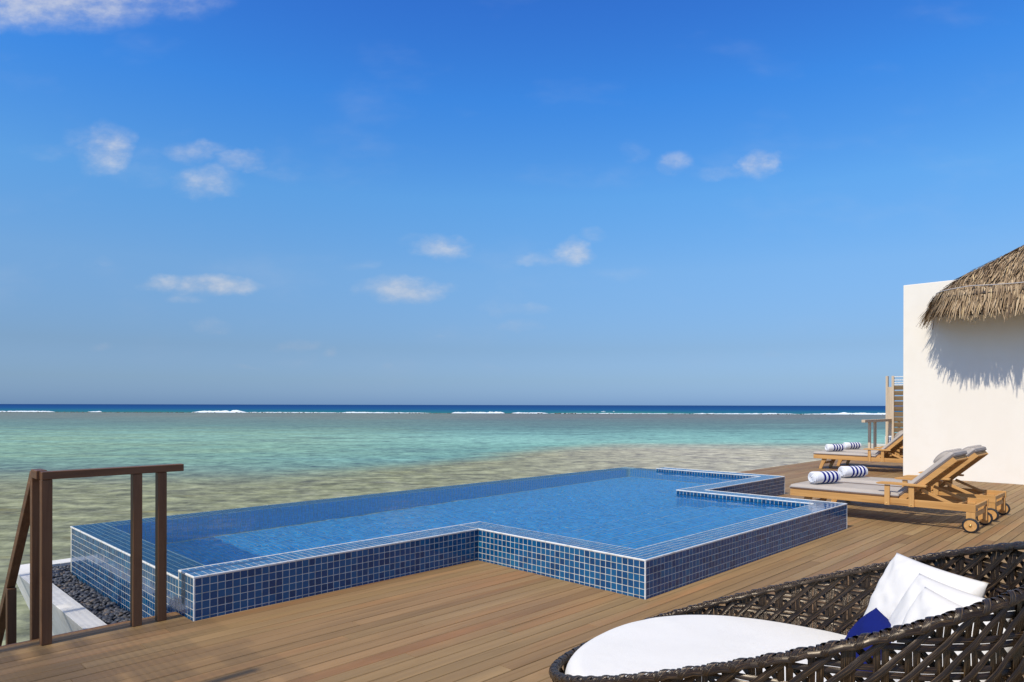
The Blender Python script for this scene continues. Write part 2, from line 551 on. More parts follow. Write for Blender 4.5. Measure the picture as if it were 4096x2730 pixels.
    M['towel_b'] = fabric('navy_terry', (0.015, 0.025, 0.22), (0.010, 0.018, 0.17), 150.0, 0.95, 0.0, 0.9)

    m, t, b = mat('rubber')
    b.inputs['Base Color'].default_value = (0.014, 0.014, 0.016, 1)
    t.put(b.inputs['Roughness'], t.mixf(t.noise(coords(t), 30.0), 0.45, 0.75))
    M['rubber'] = m
    m, t, b = mat('brass')
    t.put(b.inputs['Base Color'], t.mix(t.noise(coords(t), 40.0), (0.75, 0.55, 0.22), (0.62, 0.42, 0.16)))
    b.inputs['Metallic'].default_value = 1.0
    b.inputs['Roughness'].default_value = 0.25
    M['brass'] = m

    # ---- woven resin strand: fine lengthwise ridges (attribute acr runs across the strand)
    m, t, b = mat('resin_wicker')
    a = attr(t, 'acr')
    rr = t.node('ShaderNodeObjectInfo').outputs['Random']
    co = coords(t)
    al = attr(t, 'alo')
    str_ = t.noise(t.comb(t.math('MULTIPLY', a, 5.0), t.math('MULTIPLY', al, 1.2), t.math('MULTIPLY', rr, 50.0)), 1.0, 3.0, 0.6)
    c = t.ramp(str_, [(0.30, (0.008, 0.005, 0.003)), (0.50, (0.020, 0.012, 0.007)), (0.60, (0.060, 0.036, 0.017)), (0.74, (0.26, 0.155, 0.068))])  # streaks of strand tone, the lightest painted in as gloss highlights
    t.put(b.inputs['Base Color'], c)
    b.inputs['Roughness'].default_value = 0.27
    b.inputs['Specular IOR Level'].default_value = 0.65
    b.inputs['Specular Tint'].default_value = (1.0, 0.88, 0.74, 1)
    t.put(b.inputs['Normal'], t.bump(t.math('SINE', t.math('MULTIPLY', a, 34.0)), 0.35, 0.002))
    M['wicker'] = m

    m, t, b = mat('dark_frame')
    t.put(b.inputs['Base Color'], t.mix(t.noise(coords(t), 20.0), (0.03, 0.022, 0.016), (0.05, 0.036, 0.026)))
    b.inputs['Roughness'].default_value = 0.5
    M['dark'] = m

    # ---- thatch
    m, t, b = mat('thatch')
    rr = t.node('ShaderNodeObjectInfo').outputs['Random']
    r = t.math('FRACT', t.math('ADD', attr(t, 'rnd'), t.math('MULTIPLY', rr, 0.999)))
    al = attr(t, 'alo')
    c = t.ramp(r, [(0.0, (0.122, 0.075, 0.040)), (0.18, (0.233, 0.152, 0.083)), (0.45, (0.361, 0.253, 0.145)), (0.75, (0.465, 0.337, 0.201)), (0.93, (0.581, 0.432, 0.257)), (1.0, (0.651, 0.483, 0.245))])
    n = t.noise(t.mapping(coords(t), (8, 8, 8)), 3.0, 3.0)
    c = t.mix(t.smooth(n, 0.45, 0.75, 0.0, 0.4), c, t.mix(1.0, c, (0.6, 0.55, 0.5), 'MULTIPLY'))
    t.put(b.inputs['Base Color'], c)
    b.inputs['Roughness'].default_value = 0.7
    b.inputs['Specular IOR Level'].default_value = 0.3
    M['thatch'] = m

    # ---- sea rock, foam
    m, t, b = mat('reef_rock')
    t.put(b.inputs['Base Color'], t.mix(t.smooth(t.noise(coords(t), 0.9, 4.0), 0.4, 0.65), (0.055, 0.045, 0.03), (0.13, 0.105, 0.05)))
    b.inputs['Roughness'].default_value = 0.8
    M['rock'] = m
    m, t, b = mat('sea_foam')
    t.put(b.inputs['Base Color'], t.mix(t.smooth(t.noise(coords(t), 1.2, 5.0), 0.35, 0.65), (0.86, 0.89, 0.90), (0.68, 0.76, 0.78)))
    b.inputs['Roughness'].default_value = 0.9
    M['foam'] = m

    # ---- the sea: reef flat, lagoon, sand bank and deep water by real distance from the shore
    m, t, b = mat('sea_water')
    pos = t.node('ShaderNodeNewGeometry').outputs['Position']
    d = t.vmath('DOT_PRODUCT', pos, FWD)
    s = t.vmath('DOT_PRODUCT', pos, RGT)
    sdv = t.comb(s, d, 0.0)
    nl = t.noise(t.mapping(sdv, (0.020, 0.045, 1)), 1.0, 3.0, 0.55)
    nm = t.noise(t.mapping(sdv, (0.09, 0.22, 1)), 1.0, 4.0, 0.6)
    nf = t.noise(t.mapping(sdv, (1.1, 1.7, 1)), 1.0, 6.0, 0.72)
    nr = t.noise(t.mapping(sdv, (0.60, 0.70, 1), loc=(3, 5, 0)), 1.0, 7.0, 0.78, 0.3)
    nrr = t.noise(t.mapping(sdv, (1.6, 1.9, 1), loc=(9, 4, 0)), 1.0, 4.0, 0.66, 0.4)
    dd = t.math('MULTIPLY', d, t.math('MULTIPLY_ADD', t.math('SUBTRACT', nm, 0.5), 0.40, 1.0))
    dd = t.math('MULTIPLY', dd, t.math('MULTIPLY_ADD', t.math('SUBTRACT', nl, 0.5), 0.45, 1.0))
    tt = t.math('DIVIDE', 23.6, t.math('MAXIMUM', dd, 5.0))
    lag = t.ramp(tt, [(0.0, (0.125, 0.160, 0.165)), (0.125, (0.150, 0.165, 0.165)), (0.18, (0.118, 0.180, 0.185)), (0.26, (0.115, 0.215, 0.210)),
                      (0.335, (0.175, 0.350, 0.318)), (0.40, (0.225, 0.430, 0.368)), (0.47, (0.180, 0.355, 0.300)), (0.62, (0.128, 0.265, 0.240)), (0.78, (0.150, 0.235, 0.200)), (1.0, (0.17, 0.19, 0.14))])
    # greener shallows on the port side
    gl = t.smooth(s, 2.0, -26.0)
    gl = t.math('MULTIPLY', t.math('MULTIPLY', gl, t.smooth(d, 27.0, 40.0)), t.smooth(d, 105.0, 62.0, 0.25, 1.0))
    lag = t.mix(t.math('MULTIPLY', gl, t.smooth(nm, 0.35, 0.65, 0.40, 0.85)), lag, (0.215, 0.325, 0.215))
    dark = t.smooth(t.noise(t.mapping(sdv, (0.07, 0.20, 1), loc=(4, 8, 0)), 1.0, 6.0, 0.72), 0.50, 0.68, 0.0, 0.62)
    lag = t.mix(dark, lag, (0.070, 0.115, 0.140))
    lite = t.smooth(t.noise(t.mapping(sdv, (0.03, 0.20, 1), loc=(14, 3, 0)), 1.0, 5.0, 0.6), 0.56, 0.74, 0.0, 0.5)
    lag = t.mix(lite, lag, (0.20, 0.37, 0.335))
    lag = t.mix(0.08, lag, (0.165, 0.195, 0.185))
    # sand and coral rubble bank near the villas; its outer edge swings out to starboard
    edge = t.smooth(s, -12.0, 9.0, 26.0, 50.0)
    edge = t.math('ADD', edge, t.math('MULTIPLY', t.math('SUBTRACT', nm, 0.5), 9.0))
    bank = t.smooth(t.math('SUBTRACT', edge, d), -8.0, 4.0)
    sand = t.mix(t.smooth(nf, 0.35, 0.68), (0.164, 0.171, 0.098), (0.278, 0.287, 0.180))
    sand = t.mix(t.smooth(s, -6.0, 14.0, 0.0, 0.75), sand, t.mix(t.smooth(nf, 0.3, 0.7), (0.369, 0.334, 0.265), (0.494, 0.450, 0.362)))
    algae = t.smooth(t.noise(t.mapping(sdv, (0.16, 0.50, 1), loc=(2, 6, 0)), 1.0, 6.0, 0.70), 0.57, 0.72, 0.0, 0.70)
    sand = t.mix(algae, sand, (0.215, 0.185, 0.052))
    pale = t.smooth(t.noise(t.mapping(sdv, (0.30, 0.50, 1), loc=(7, 1, 0)), 1.0, 5.0, 0.68), 0.56, 0.74, 0.0, 0.45)
    sand = t.mix(pale, sand, (0.34, 0.325, 0.265))
    col = t.mix(bank, lag, sand)
    # light lensed by wavelets, painted into the sea colour as bright and dark noise
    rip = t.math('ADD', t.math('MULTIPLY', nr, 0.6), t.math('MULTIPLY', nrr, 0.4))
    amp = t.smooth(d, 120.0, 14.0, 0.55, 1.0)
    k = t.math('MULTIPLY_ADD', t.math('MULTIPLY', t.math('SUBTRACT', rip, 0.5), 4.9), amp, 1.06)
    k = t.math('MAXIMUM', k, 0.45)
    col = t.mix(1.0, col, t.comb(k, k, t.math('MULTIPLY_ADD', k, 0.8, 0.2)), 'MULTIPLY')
    # reef crest and the deep ocean behind it
    crest = t.math('ADD', 246.0, t.math('ADD', t.math('MULTIPLY', s, -0.075), t.math('MULTIPLY', t.math('SUBTRACT', nl, 0.5), 8.0)))
    beyond = t.math('SUBTRACT', d, crest)
    deep = t.ramp(t.math('MULTIPLY', beyond, 1.0 / 2400.0), [(0.0, (0.030, 0.155, 0.155)), (0.02, (0.017, 0.130, 0.190)), (0.10, (0.010, 0.075, 0.205)), (0.30, (0.008, 0.056, 0.185)), (1.0, (0.007, 0.048, 0.160))])
    streak = t.noise(t.mapping(sdv, (0.006, 0.03, 1)), 1.0, 4.0, 0.6)
    deep = t.mix(t.smooth(streak, 0.4, 0.7, 0.0, 0.35), deep, t.mix(1.0, deep, (1.5, 1.35, 1.2), 'MULTIPLY'))
    col = t.mix(t.smooth(beyond, -1.0, 3.0), col, deep)
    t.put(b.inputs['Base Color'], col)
    b.inputs['Roughness'].default_value = 0.9
    b.inputs['Specular IOR Level'].default_value = 0.0
    bmp = t.bump(t.math('ADD', t.math('MULTIPLY', nr, 0.7), nrr), 0.5, 0.10)
    gl_ = t.node('ShaderNodeBsdfGlossy', {'Color': (0.9, 0.95, 1.0), 'Roughness': 0.22, 'Normal': bmp})
    mx = t.node('ShaderNodeMixShader', {0: 0.045, 1: b.outputs[0], 2: gl_.outputs[0]})
    t.l.new(mx.outputs[0], t.n['Material Output'].inputs[0])
    M['sea'] = m


make_materials()

# ------------------------------------------------------------------ layout constants (metres)
TP = 0.0545                                   # tile pitch
X0 = 1.848
X1 = X0 + 49 * TP
X2 = X1 + 80 * TP
X3 = X2 + 49 * TP
Y0 = 4.92
Y1 = Y0 - 35 * TP
Y3 = Y0 + 60 * TP
YR = 7.27                                     # the raised coping ends here on the far short side
W = 5 * TP + 0.0175
ZT, ZR, ZW, ZF = 0.302, 0.243, 0.249, -1.05   # coping top, overflow rim, water, floor
DECK_S, DECK_N = 5.24, 7.30                   # deck edges towards the sea
SEA_Z = -1.5
WALLX, WALLY, WALLZ = 16.25, 4.385, 4.06


# ------------------------------------------------------------------ sea
def build_sea():
    ds = np.concatenate([np.linspace(-60, 60, 13), np.linspace(80, 500, 22), [700, 1000, 1600, 2600, 4500, 8000, 15000, 26000, 45000]])
    ss = np.concatenate([[-40000, -15000, -6000, -2500, -1000, -500], np.linspace(-300, 300, 31), [500, 1000, 2500, 6000, 15000, 40000]])
    D, S_ = np.meshgrid(ds, ss)
    P = D[..., None] * np.array(FWD) + S_[..., None] * np.array(RGT)
    P[..., 2] = SEA_Z
    ni, nj = D.shape
    idx = np.arange(ni * nj).reshape(ni, nj)
    F = np.stack([idx[:-1, :-1], idx[1:, :-1], idx[1:, 1:], idx[:-1, 1:]], -1).reshape(-1, 4)
    me = np_mesh('sea', P.reshape(-1, 3), F, M['sea'])
    tag(link('sea', me), kind='structure')


def crest_at(s):
    return 246.0 - 0.075 * s


def build_surf():
    rng = random.Random(3)
    # bearing range (photograph columns), height, depth of the foam, extra distance
    specs = [(-200, 75, 0.55, 3.0, 6, 'short white breaker at the far left end of the reef'),
             (215, 275, 0.35, 2.0, 8, 'small patch of foam left of the big breaker'),
             (700, 935, 1.05, 4.5, 5, 'tallest white breaker rolling onto the reef left of centre'),
             (925, 1330, 0.32, 3.0, 3, 'thin white line of surf right of the tallest breaker'),
             (1330, 1715, 0.36, 3.0, 3, 'thin white line of surf in the middle of the reef'),
             (1800, 2020, 0.75, 4.0, 5, 'white breaker with a ragged crest near the centre of the horizon'),
             (2045, 2195, 0.70, 4.0, 5, 'short white breaker just right of the ragged one'),
             (2390, 2500, 0.95, 2.0, 16, 'splash of white spray on a green wave'),
             (2200, 2760, 0.22, 2.4, 3, 'faint surf line below the green wave'),
             (2760, 3180, 0.42, 3.0, 3, 'long white surf line right of the green wave'),
             (3180, 3560, 0.50, 3.2, 3, 'surf line ending behind the slatted screen'),
             (3560, 4300, 0.50, 3.2, 3, 'surf line hidden by the white villa wall')]
    for (u0, u1, h, dep, ex, lab) in specs[:-1]:
        s_of = lambda u: (u - 2048) / 2757 * 246
        n = max(10, int((s_of(u1) - s_of(u0)) / 0.35))
        V, F = [], []
        prof = [(-0.5, -0.05), (-0.42, 0.35), (-0.2, 0.8), (0.0, 1.0), (0.3, 0.7), (0.62, 0.25), (1.0, -0.05)]
        for i in range(n + 1):
            q = i / n
            s = s_of(u0 + (u1 - u0) * q)
            d0 = crest_at(s) + ex + 1.2 * mnoise.noise((s * 0.05, ex, 1))
            env = min(1.0, q * 6, (1 - q) * 6) ** 0.6
            hh = h * env * (0.62 + 0.75 * abs(mnoise.noise((s * 0.16, ex, 5))) + 0.35 * mnoise.noise((s * 0.6, ex, 9)) + 0.25 * mnoise.noise((s * 1.9, ex, 2)))
            hh *= 0.55 + 0.9 * max(0.0, mnoise.noise((s * 0.045, ex, 7)) + 0.35)
            hh = max(hh, 0.04 * env)
            for (a, b) in prof:
                jz = 0.10 * h * mnoise.noise((s * 1.3, a * 4, ex))
                d = d0 - a * dep * (0.7 + 0.4 * mnoise.noise((s * 0.25, 3, ex))) * (-1 if False else 1)
                P = FWD * d + RGT * s
                V.append((P.x, P.y, SEA_Z + max(b, -0.05) * hh + (jz if b > 0 else 0)))
        k = len(prof)
        for i in range(n):
            for j in range(k - 1):
                F.append((i * k + j, i * k + j + 1, (i + 1) * k + j + 1, (i + 1) * k + j))
        me = np_mesh('breaking_wave', V, F, M['foam'], smooth=True)
        tag(link('breaking_wave', me), lab, 'wave', 'waves breaking on the reef edge')
    # unbroken swell behind the crest
    for (u0, u1, h, ex, lab) in [(2180, 2860, 0.75, 17, 'smooth green wave rising behind the reef right of centre'),
                                 (300, 720, 0.5, 15, 'low green swell left of the tallest breaker'),
                                 (900, 1800, 0.45, 22, 'long green swell behind the middle of the reef')]:
        V, F = [], []
        n = 90
        for i in range(n + 1):
            q = i / n
            s = (u0 + (u1 - u0) * q - 2048) / 2757 * 246
            env = math.sin(math.pi * q) ** 0.6
            for j in range(13):
                a = j / 12
                hh = h * env * math.sin(math.pi * a ** 0.7) ** 1.6 * (0.85 + 0.3 * mnoise.noise((s * 0.05, 2, 2)))
                P = FWD * (crest_at(s) + ex + (a - 0.4) * 16 + 2 * mnoise.noise((s * 0.03, 1, 1))) + RGT * s
                V.append((P.x, P.y, SEA_Z + 0.01 + hh))
        for i in range(n):
            for j in range(12):
                F.append((i * 13 + j, i * 13 + j + 1, (i + 1) * 13 + j + 1, (i + 1) * 13 + j))
        tag(link('swell', np_mesh('swell', V, F, M['sea'], smooth=True)), lab, 'wave')
    # reef rocks breaking the surface
    bm = bmesh.new()
    for i in range(950):
        u = rng.uniform(-150, 3620)
        s = (u - 2048) / 2757 * 243
        dens = mnoise.noise((s * 0.03, 4, 4))
        if dens < -0.12 and rng.random() < 0.75:
            continue
        d = crest_at(s) - 1.5 - rng.random() ** 2 * 9
        P = FWD * d + RGT * s
        r = rng.uniform(0.12, 0.42) * (0.7 + 0.7 * max(0, dens))
        mt = Matrix.Translation((P.x, P.y, SEA_Z)) @ Euler((0, 0, rng.uniform(0, 6.28))).to_matrix().to_4x4() @ Matrix.Diagonal((r * rng.uniform(1.0, 2.2), r, r * rng.uniform(0.35, 0.8), 1))
        bmesh.ops.create_icosphere(bm, subdivisions=1, radius=1.0, matrix=mt)
    me = bpy.data.meshes.new('reef_rocks')
    bm.to_mesh(me)
    bm.free()
    me.materials.append(M['rock'])
    tag(link('reef_rocks', me), 'low dark rocks along the edge of the reef', 'rocks', kind='stuff')


build_sea()
build_surf()


# ------------------------------------------------------------------ deck
def build_deck():
    root = tag(empty('deck', (0, 0, 0)), kind='structure')
    pitch, gap = 0.1078, 0.0055
    G = 0.006
    zones = [(-1.10, X0 - G, -1.55, DECK_S), (X0 - G, X1 - G, -1.55, Y0 - G), (X1 - G, X2 + G, -1.55, Y1 - G),
             (X2 + G, X3 + G, -1.55, Y0 - G), (X3 + G, WALLX - 0.004, -1.55, DECK_N), (WALLX - 0.004, 26.6, WALLY + 0.004, DECK_N)]
    rows = []
    y = 3.064 - pitch * 43
    while y < DECK_N:
        rows.append((y + gap / 2, y + pitch - gap / 2))
        y += pitch
    boards = []
    rng = random.Random(11)
    for (ya, yb) in rows:
        segs = []
        for (xa, xb, za, zb) in zones:
            a, b = max(ya, za), min(yb, zb)
            if b - a < 0.012:
                continue
            if segs and abs(segs[-1][1] - xa) < 1e-6 and segs[-1][2] == a and segs[-1][3] == b:
                segs[-1][1] = xb
            else:
                segs.append([xa, xb, a, b])
        for (xa, xb, a, b) in segs:
            x = xa
            first = True
            while x < xb - 1e-6:
                L = rng.uniform(0.8, 4.2) if first else rng.uniform(2.6, 4.4)
                first = False
                x2 = x + L
                if xb - x2 < 0.9:
                    x2 = xb
                boards.append((x + 0.0012, x2 - 0.0012, a, b, rng.random(), rng.uniform(-0.0012, 0.0012)))
                x = x2

    def board_geo(bd):
        xa, xb, a, b, r, dz = bd
        c = 0.003
        zt = dz
        V = [(xa, a, -0.028), (xb, a, -0.028), (xb, b, -0.028), (xa, b, -0.028),
             (xa, a, zt - c), (xb, a, zt - c), (xb, b, zt - c), (xa, b, zt - c),
             (xa + 0.0005, a + c, zt), (xb - 0.0005, a + c, zt), (xb - 0.0005, b - c, zt), (xa + 0.0005, b - c, zt)]
        F = [(3, 2, 1, 0), (0, 1, 5, 4), (1, 2, 6, 5), (2, 3, 7, 6), (3, 0, 4, 7),
             (4, 5, 9, 8), (5, 6, 10, 9), (6, 7, 11, 10), (7, 4, 8, 11), (8, 9, 10, 11)]
        return V, F
    # rank boards by the share of the picture they take
    score = []
    for i, bd in enumerate(boards):
        xs = np.linspace(bd[0], bd[1], 12)
        P = np.stack([xs, np.full(12, (bd[2] + bd[3]) / 2), np.zeros(12)], 1)
        u, v, z = project(P)
        ok = (z > 0.5) & (u > 0) & (u < 4096) & (v < 2730)
        sc = (ok / np.maximum(z, 0.5) ** 3).sum() * (bd[1] - bd[0]) / 12
        score.append(sc)
    order = np.argsort(-np.array(score))
    single = set(int(i) for i in order[:300])
    VV, FF, AA = [], [], []
    for i, bd in enumerate(boards):
        V, F = board_geo(bd)
        if i in single:
            me = np_mesh('plank', V, F, M['deck'], attrs={'rnd': [bd[4]] * len(V)})
            link('plank', me, root)
        else:
            k = len(VV)
            VV.extend(V)
            FF.extend([tuple(q + k for q in f) for f in F])
            AA.extend([bd[4]] * len(V))
    o = link('planks', np_mesh('planks', VV, FF, M['deck'], attrs={'rnd': AA}), root)
    o['kind'] = 'stuff'
    # joists, a dark sheet standing in for the shade below, fascia boards along the edges
    mb = MB()
    for (xa, xb, za, zb) in zones:
        x = xa + 0.3
        while x < xb:
            mb.box(x - 0.03, x + 0.03, za, zb - 0.03, -0.16, -0.0285)
            x += 0.55
    o = mb.build('joists', M['dark'], root)
    o['kind'] = 'stuff'
    mb = MB()
    for (xa, xb, za, zb) in zones:
        mb.box(xa + 0.01, xb - 0.01, za, zb - 0.05, -0.20, -0.17)
    mb.build('soffit', M['dark'], root)
    MB().box(-1.10, X0 - 0.32, DECK_S + 0.002, DECK_S + 0.03, -0.20, -0.004).build('fascia', M['rail_x'], root, 0.002)
    MB().box(X3 + 0.01, 26.6, DECK_N + 0.002, DECK_N + 0.03, -0.20, -0.004).build('fascia', M['grey_x'], root, 0.002)
    for (x, y) in [(0.6, 5.0), (0.6, 3.0), (12.5, 7.0), (15.5, 7.0), (18.5, 7.0), (21.5, 7.0), (24.5, 7.0), (13, 2.0), (6, 1.0), (9, 1.0)]:
        mb = MB().tube([(x, y, -0.2), (x, y, SEA_Z - 0.5)], 0.14, 14)
        mb.build('stilt', M['plaster'], root)


build_deck()


# ------------------------------------------------------------------ pool
def tile_block(o, u, v, n, nu, nv, gap=0.0036, h=0.0008, pu=TP, pv=TP, clip_v=None):
    """arrays of tile corner frames: origin o, unit vectors u,v,n. returns list of (centre, u, v, n, su, sv)"""
    o, u, v, n = (np.array(q, dtype=float) for q in (o, u, v, n))
    out = []
    for j in range(nv):
        v0, v1 = j * pv, (j + 1) * pv
        if clip_v is not None:
            v1 = min(v1, clip_v)
            if v1 - v0 < 0.012:
                continue
        for i in range(nu):
            c = o + u * (i + 0.5) * pu + v * (v0 + v1) / 2
            out.append((c, u, v, n, pu - gap, v1 - v0 - gap))
    return out


def tile_block_in(*a, **k):
    return tile_block(*a, gap=0.0046, **k)


def tile_arrays(tiles, h=0.0008, bev=0.0010):
    C = np.array([q[0] for q in tiles])
    U = np.array([q[1] for q in tiles])
    Vv = np.array([q[2] for q in tiles])
    N = np.array([q[3] for q in tiles])
    SU = np.array([q[4] for q in tiles])[:, None] / 2
    SV = np.array([q[5] for q in tiles])[:, None] / 2
    parts = []
    for (dz, b) in ((-0.002, 0.0), (h, bev)):
        for (a, c) in ((-1, -1), (1, -1), (1, 1), (-1, 1)):
            parts.append(C + U * a * (SU - b) + Vv * c * (SV - b) + N * dz)
    V = np.stack(parts, 1)                       # (m, 8, 3)
    # tiny random tilt of each tile, so that the glaze catches the light unevenly
    tilt = RNG.normal(0, 0.006, (len(tiles), 2))
    for k in range(4, 8):
        a, c = ((-1, -1), (1, -1), (1, 1), (-1, 1))[k - 4]
        V[:, k] += N * ((tilt[:, :1] * a) * SU + (tilt[:, 1:] * c) * SV)
    F0 = np.array([(4, 5, 6, 7), (0, 1, 5, 4), (1, 2, 6, 5), (2, 3, 7, 6), (3, 0, 4, 7)])
    F = (np.arange(len(tiles))[:, None, None] * 8 + F0[None]).reshape(-1, 4)
    return V.reshape(-1, 3), F


def build_pool():
    root = empty('swimming_pool', (X0, Y0, 0))
    tag(root, 'raised plunge pool clad in small blue mosaic tiles with white grout', 'pool')
    off = root.location

    def part(name, mb, m, bev=0.0):
        o = mb.build(name, m, root, bev, off=off)
        o.cycles.is_caustics_receiver = True
        return o
    e = 0.0                                       # grout plane; tile faces stand proud of it
    # walls (grout faced core)
    zb = -1.25
    part('wall', MB().box(X0, X1, Y0, Y0 + W, zb, ZT - 0.0), M['grout'])
    part('wall', MB().box(X1, X1 + W, Y1, Y0 + W, zb, ZT), M['grout'])
    part('wall', MB().box(X1 + W, X2 - W, Y1, Y1 + W, zb, ZT), M['grout'])
    part('wall', MB().box(X2 - W, X2, Y1, Y0 + W, zb, ZT), M['grout'])
    part('wall', MB().box(X2, X3, Y0, Y0 + W, zb, ZT), M['grout'])
    part('wall', MB().box(X3 - W, X3, Y0 + W, YR, zb, ZT), M['grout'])
    part('wall', MB().box(X3 - W, X3, YR, Y3 - W, zb, ZR), M['grout'])
    part('wall', MB().box(X0, X3, Y3 - W, Y3, zb, ZR), M['grout'])
    part('wall', MB().box(X0, X0 + W, Y0 + W, Y3 - W, zb, ZR), M['grout'])
    part('floor', MB().box(X0 + 0.01, X3 - 0.01, Y0 + 0.01, Y3 - 0.01, ZF - 0.15, ZF), M['grout'])
    # steps down from the bay
    bx0, bx1, by0 = X1 + W, X2 - W, Y1 + W
    steps = [(by0, by0 + 9 * TP, -0.02), (by0 + 9 * TP, by0 + 17 * TP, -0.27), (by0 + 17 * TP, by0 + 25 * TP, -0.52), (by0 + 25 * TP, by0 + 33 * TP, -0.78)]
    for (a, b, z) in steps:
        part('step', MB().box(bx0, bx1, a, b, ZF - 0.1, z), M['grout'])
    part('floor', MB().box(bx0, bx1, by0 + 33 * TP, Y0 + W, ZF - 0.15, ZF), M['grout'])
    T_out, T_in = [], []
    xi, yi, zi = (1, 0, 0), (0, 1, 0), (0, 0, 1)
    xn, yn, zn = (-1, 0, 0), (0, -1, 0), (0, 0, -1)
    tr = 0.0105                                   # trim width at the edge
    nr = 6
    # outer faces, rows counted down from the trim
    T_out += tile_block((X0, Y0, ZT - tr), xi, zn, yn, 49, nr)
    T_out += tile_block((X1, Y0, ZT - tr), yn, zn, xn, 35, nr)
    T_out += tile_block((X1, Y1, ZT - tr), xi, zn, yn, 80, nr)
    T_out += tile_block((X2, Y1, ZT - tr), yi, zn, xi, 35, nr)
    T_out += tile_block((X2, Y0, ZT - tr), xi, zn, yn, 49, nr)
    n3 = int((YR - Y0) / TP)
    T_out += tile_block((X3, Y0, ZT - tr), yi, zn, xi, n3, nr)
    T_out += tile_block((X3, YR, ZR - tr), yi, zn, xi, int((Y3 - YR) / TP), 9)
    T_out += tile_block((X0, Y3, ZR - tr), xi, zn, yi, 178, 9)
    T_out += tile_block((X0, Y0 + W, ZR - tr), yi, zn, xn, int((Y3 - Y0 - W) / TP), 9)
    T_out += tile_block((X0, Y0 + 0.008, ZT - tr), yi, zn, xn, 5, 10)
    # tops of the coping: five rows between two trims
    q = 0.009
    T_out += tile_block((X0, Y0 + q, ZT), xi, yi, zi, 49, 5)
    T_out += tile_block((X1 + q, Y0 + W - 0.008, ZT), xi, yn, zi, 5, int((Y0 + W - Y1) / TP))
    T_out += tile_block((X1 + W - 0.008, Y1 + q, ZT), xi, yi, zi, 75, 5)
    T_out += tile_block((X2 - q, Y1 + W - 0.008, ZT), xn, yi, zi, 5, 35)
    T_out += tile_block((X2 - 0.008, Y0 + q, ZT), xi, yi, zi, 44, 5)
    T_out += tile_block((X3 - q, Y0 + 0.01, ZT), xn, yi, zi, 5, n3)
    T_out += tile_block((X0 + q, Y0 + W, ZR), xi, yi, zi, 5, 55)
    T_out += tile_block((X0 + W, Y3 - q, ZR), xi, yn, zi, 168, 5)
    T_out += tile_block((X3 - q, YR, ZR), xn, yi, zi, 5, int((Y3 - W - YR) / TP))
    # inside
    nz = 24
    T_in += tile_block_in((X0 + W, Y3 - W, ZR), xi, zn, yn, 166, nz - 1)
    T_in += tile_block_in((X0 + W, Y0 + W, ZR), yi, zn, xi, 49, nz - 1)
    T_in += tile_block_in((X0 + W, Y0 + W, ZT - tr), xi, zn, yi, 49, nz)
    T_in += tile_block_in((X3 - W, YR, ZR), yi, zn, xn, 11, nz - 1)
    in_a = tile_block((X3 - W, YR, ZT - tr), yn, zn, xn, int((YR - Y0 - W) / TP), nz)
    in_b = tile_block((X2 - W, Y0 + W, ZT - tr), yn, zn, xn, 35, nz)
    T_out += in_a[:2 * int((YR - Y0 - W) / TP)] + in_b[:70]
    T_in += in_a[2 * int((YR - Y0 - W) / TP):] + in_b[70:]
    T_in += tile_block_in((X2 - W, Y0 + W, ZT - tr), xi, zn, yi, 49, nz)
    T_in += tile_block_in((X1 + W, Y0 + W, ZT - tr), yn, zn, xi, 35, nz)
    T_in += tile_block_in((X1 + W, Y1 + W, ZT - tr), xi, zn, yi, 69, 6)
    T_in += tile_block_in((X0 + W, Y0 + W, ZF), xi, yi, zi, 167, 49)
    T_in += tile_block_in((bx0, by0 + 33 * TP, ZF), xi, yi, zi, 69, 2)
    for i, (a, b, z) in enumerate(steps):
        T_in += tile_block_in((bx0, a, z), xi, yi, zi, 69, int(round((b - a) / TP)))
        T_in += tile_block_in((bx0, b, z - 0.012), xi, zn, yi, 69, 5, clip_v=0.24)
        part('step_nosing', MB().box(bx0, bx1, b - 0.006, b + 0.003, z - 0.012, z + 0.003), M['trim'])
    # the 300 tiles that show largest become parts, the others one joined part
    C = np.array([t_[0] for t_ in T_out])
    N = np.array([t_[3] for t_ in T_out])
    u, v, z = project(C)
    view = np.array([0, 0, EYE]) - C
    dist = np.linalg.norm(view, axis=1)
    facing = np.maximum((view * N).sum(1) / dist, 0)
    area = np.where((u > 0) & (u < 4096) & (v < 2730) & (z > 0), facing / dist ** 2, 0)
    area[C[:, 2] < 0.005] = 0
    order = np.argsort(-area)
    single = set(int(i) for i in order[:300])
    shared = []
    for k in range(8):
        V, F = tile_arrays([((0, 0, 0), (1, 0, 0), (0, 1, 0), (0, 0, 1), TP - 0.0036, TP - 0.0036)])
        shared.append(np_mesh('tile', V, F, M['tile'], attrs={'rnd': [RNG.random()] * 8}))
    for i in sorted(single):
        c, uu, vv, nn, su, sv = T_out[i]
        o = link('tile', shared[int(RNG.integers(8))], root)
        mt = Matrix(((uu[0], vv[0], nn[0], c[0] - off[0]), (uu[1], vv[1], nn[1], c[1] - off[1]), (uu[2], vv[2], nn[2], c[2] - off[2]), (0, 0, 0, 1)))
        if abs(sv - (TP - 0.0036)) > 1e-5:
            mt = mt @ Matrix.Diagonal((1, sv / (TP - 0.0036), 1, 1))
        o.matrix_local = mt
        o.cycles.is_caustics_receiver = True
    V, F = tile_arrays(T_in)
    o = link('lining_tiles', np_mesh('lining_tiles', V - np.array(off), F, M['bright_lining'], attrs={'rnd': np.repeat(RNG.random(len(T_in)), 8)}), root)
    o['kind'] = 'stuff'
    o.cycles.is_caustics_receiver = True
    rest = [t_ for i, t_ in enumerate(T_out) if i not in single]
    V, F = tile_arrays(rest)
    V = V - np.array(off)
    o = link('tiles', np_mesh('tiles', V, F, M['tile'], attrs={'rnd': np.repeat(RNG.random(len(rest)), 8)}), root)
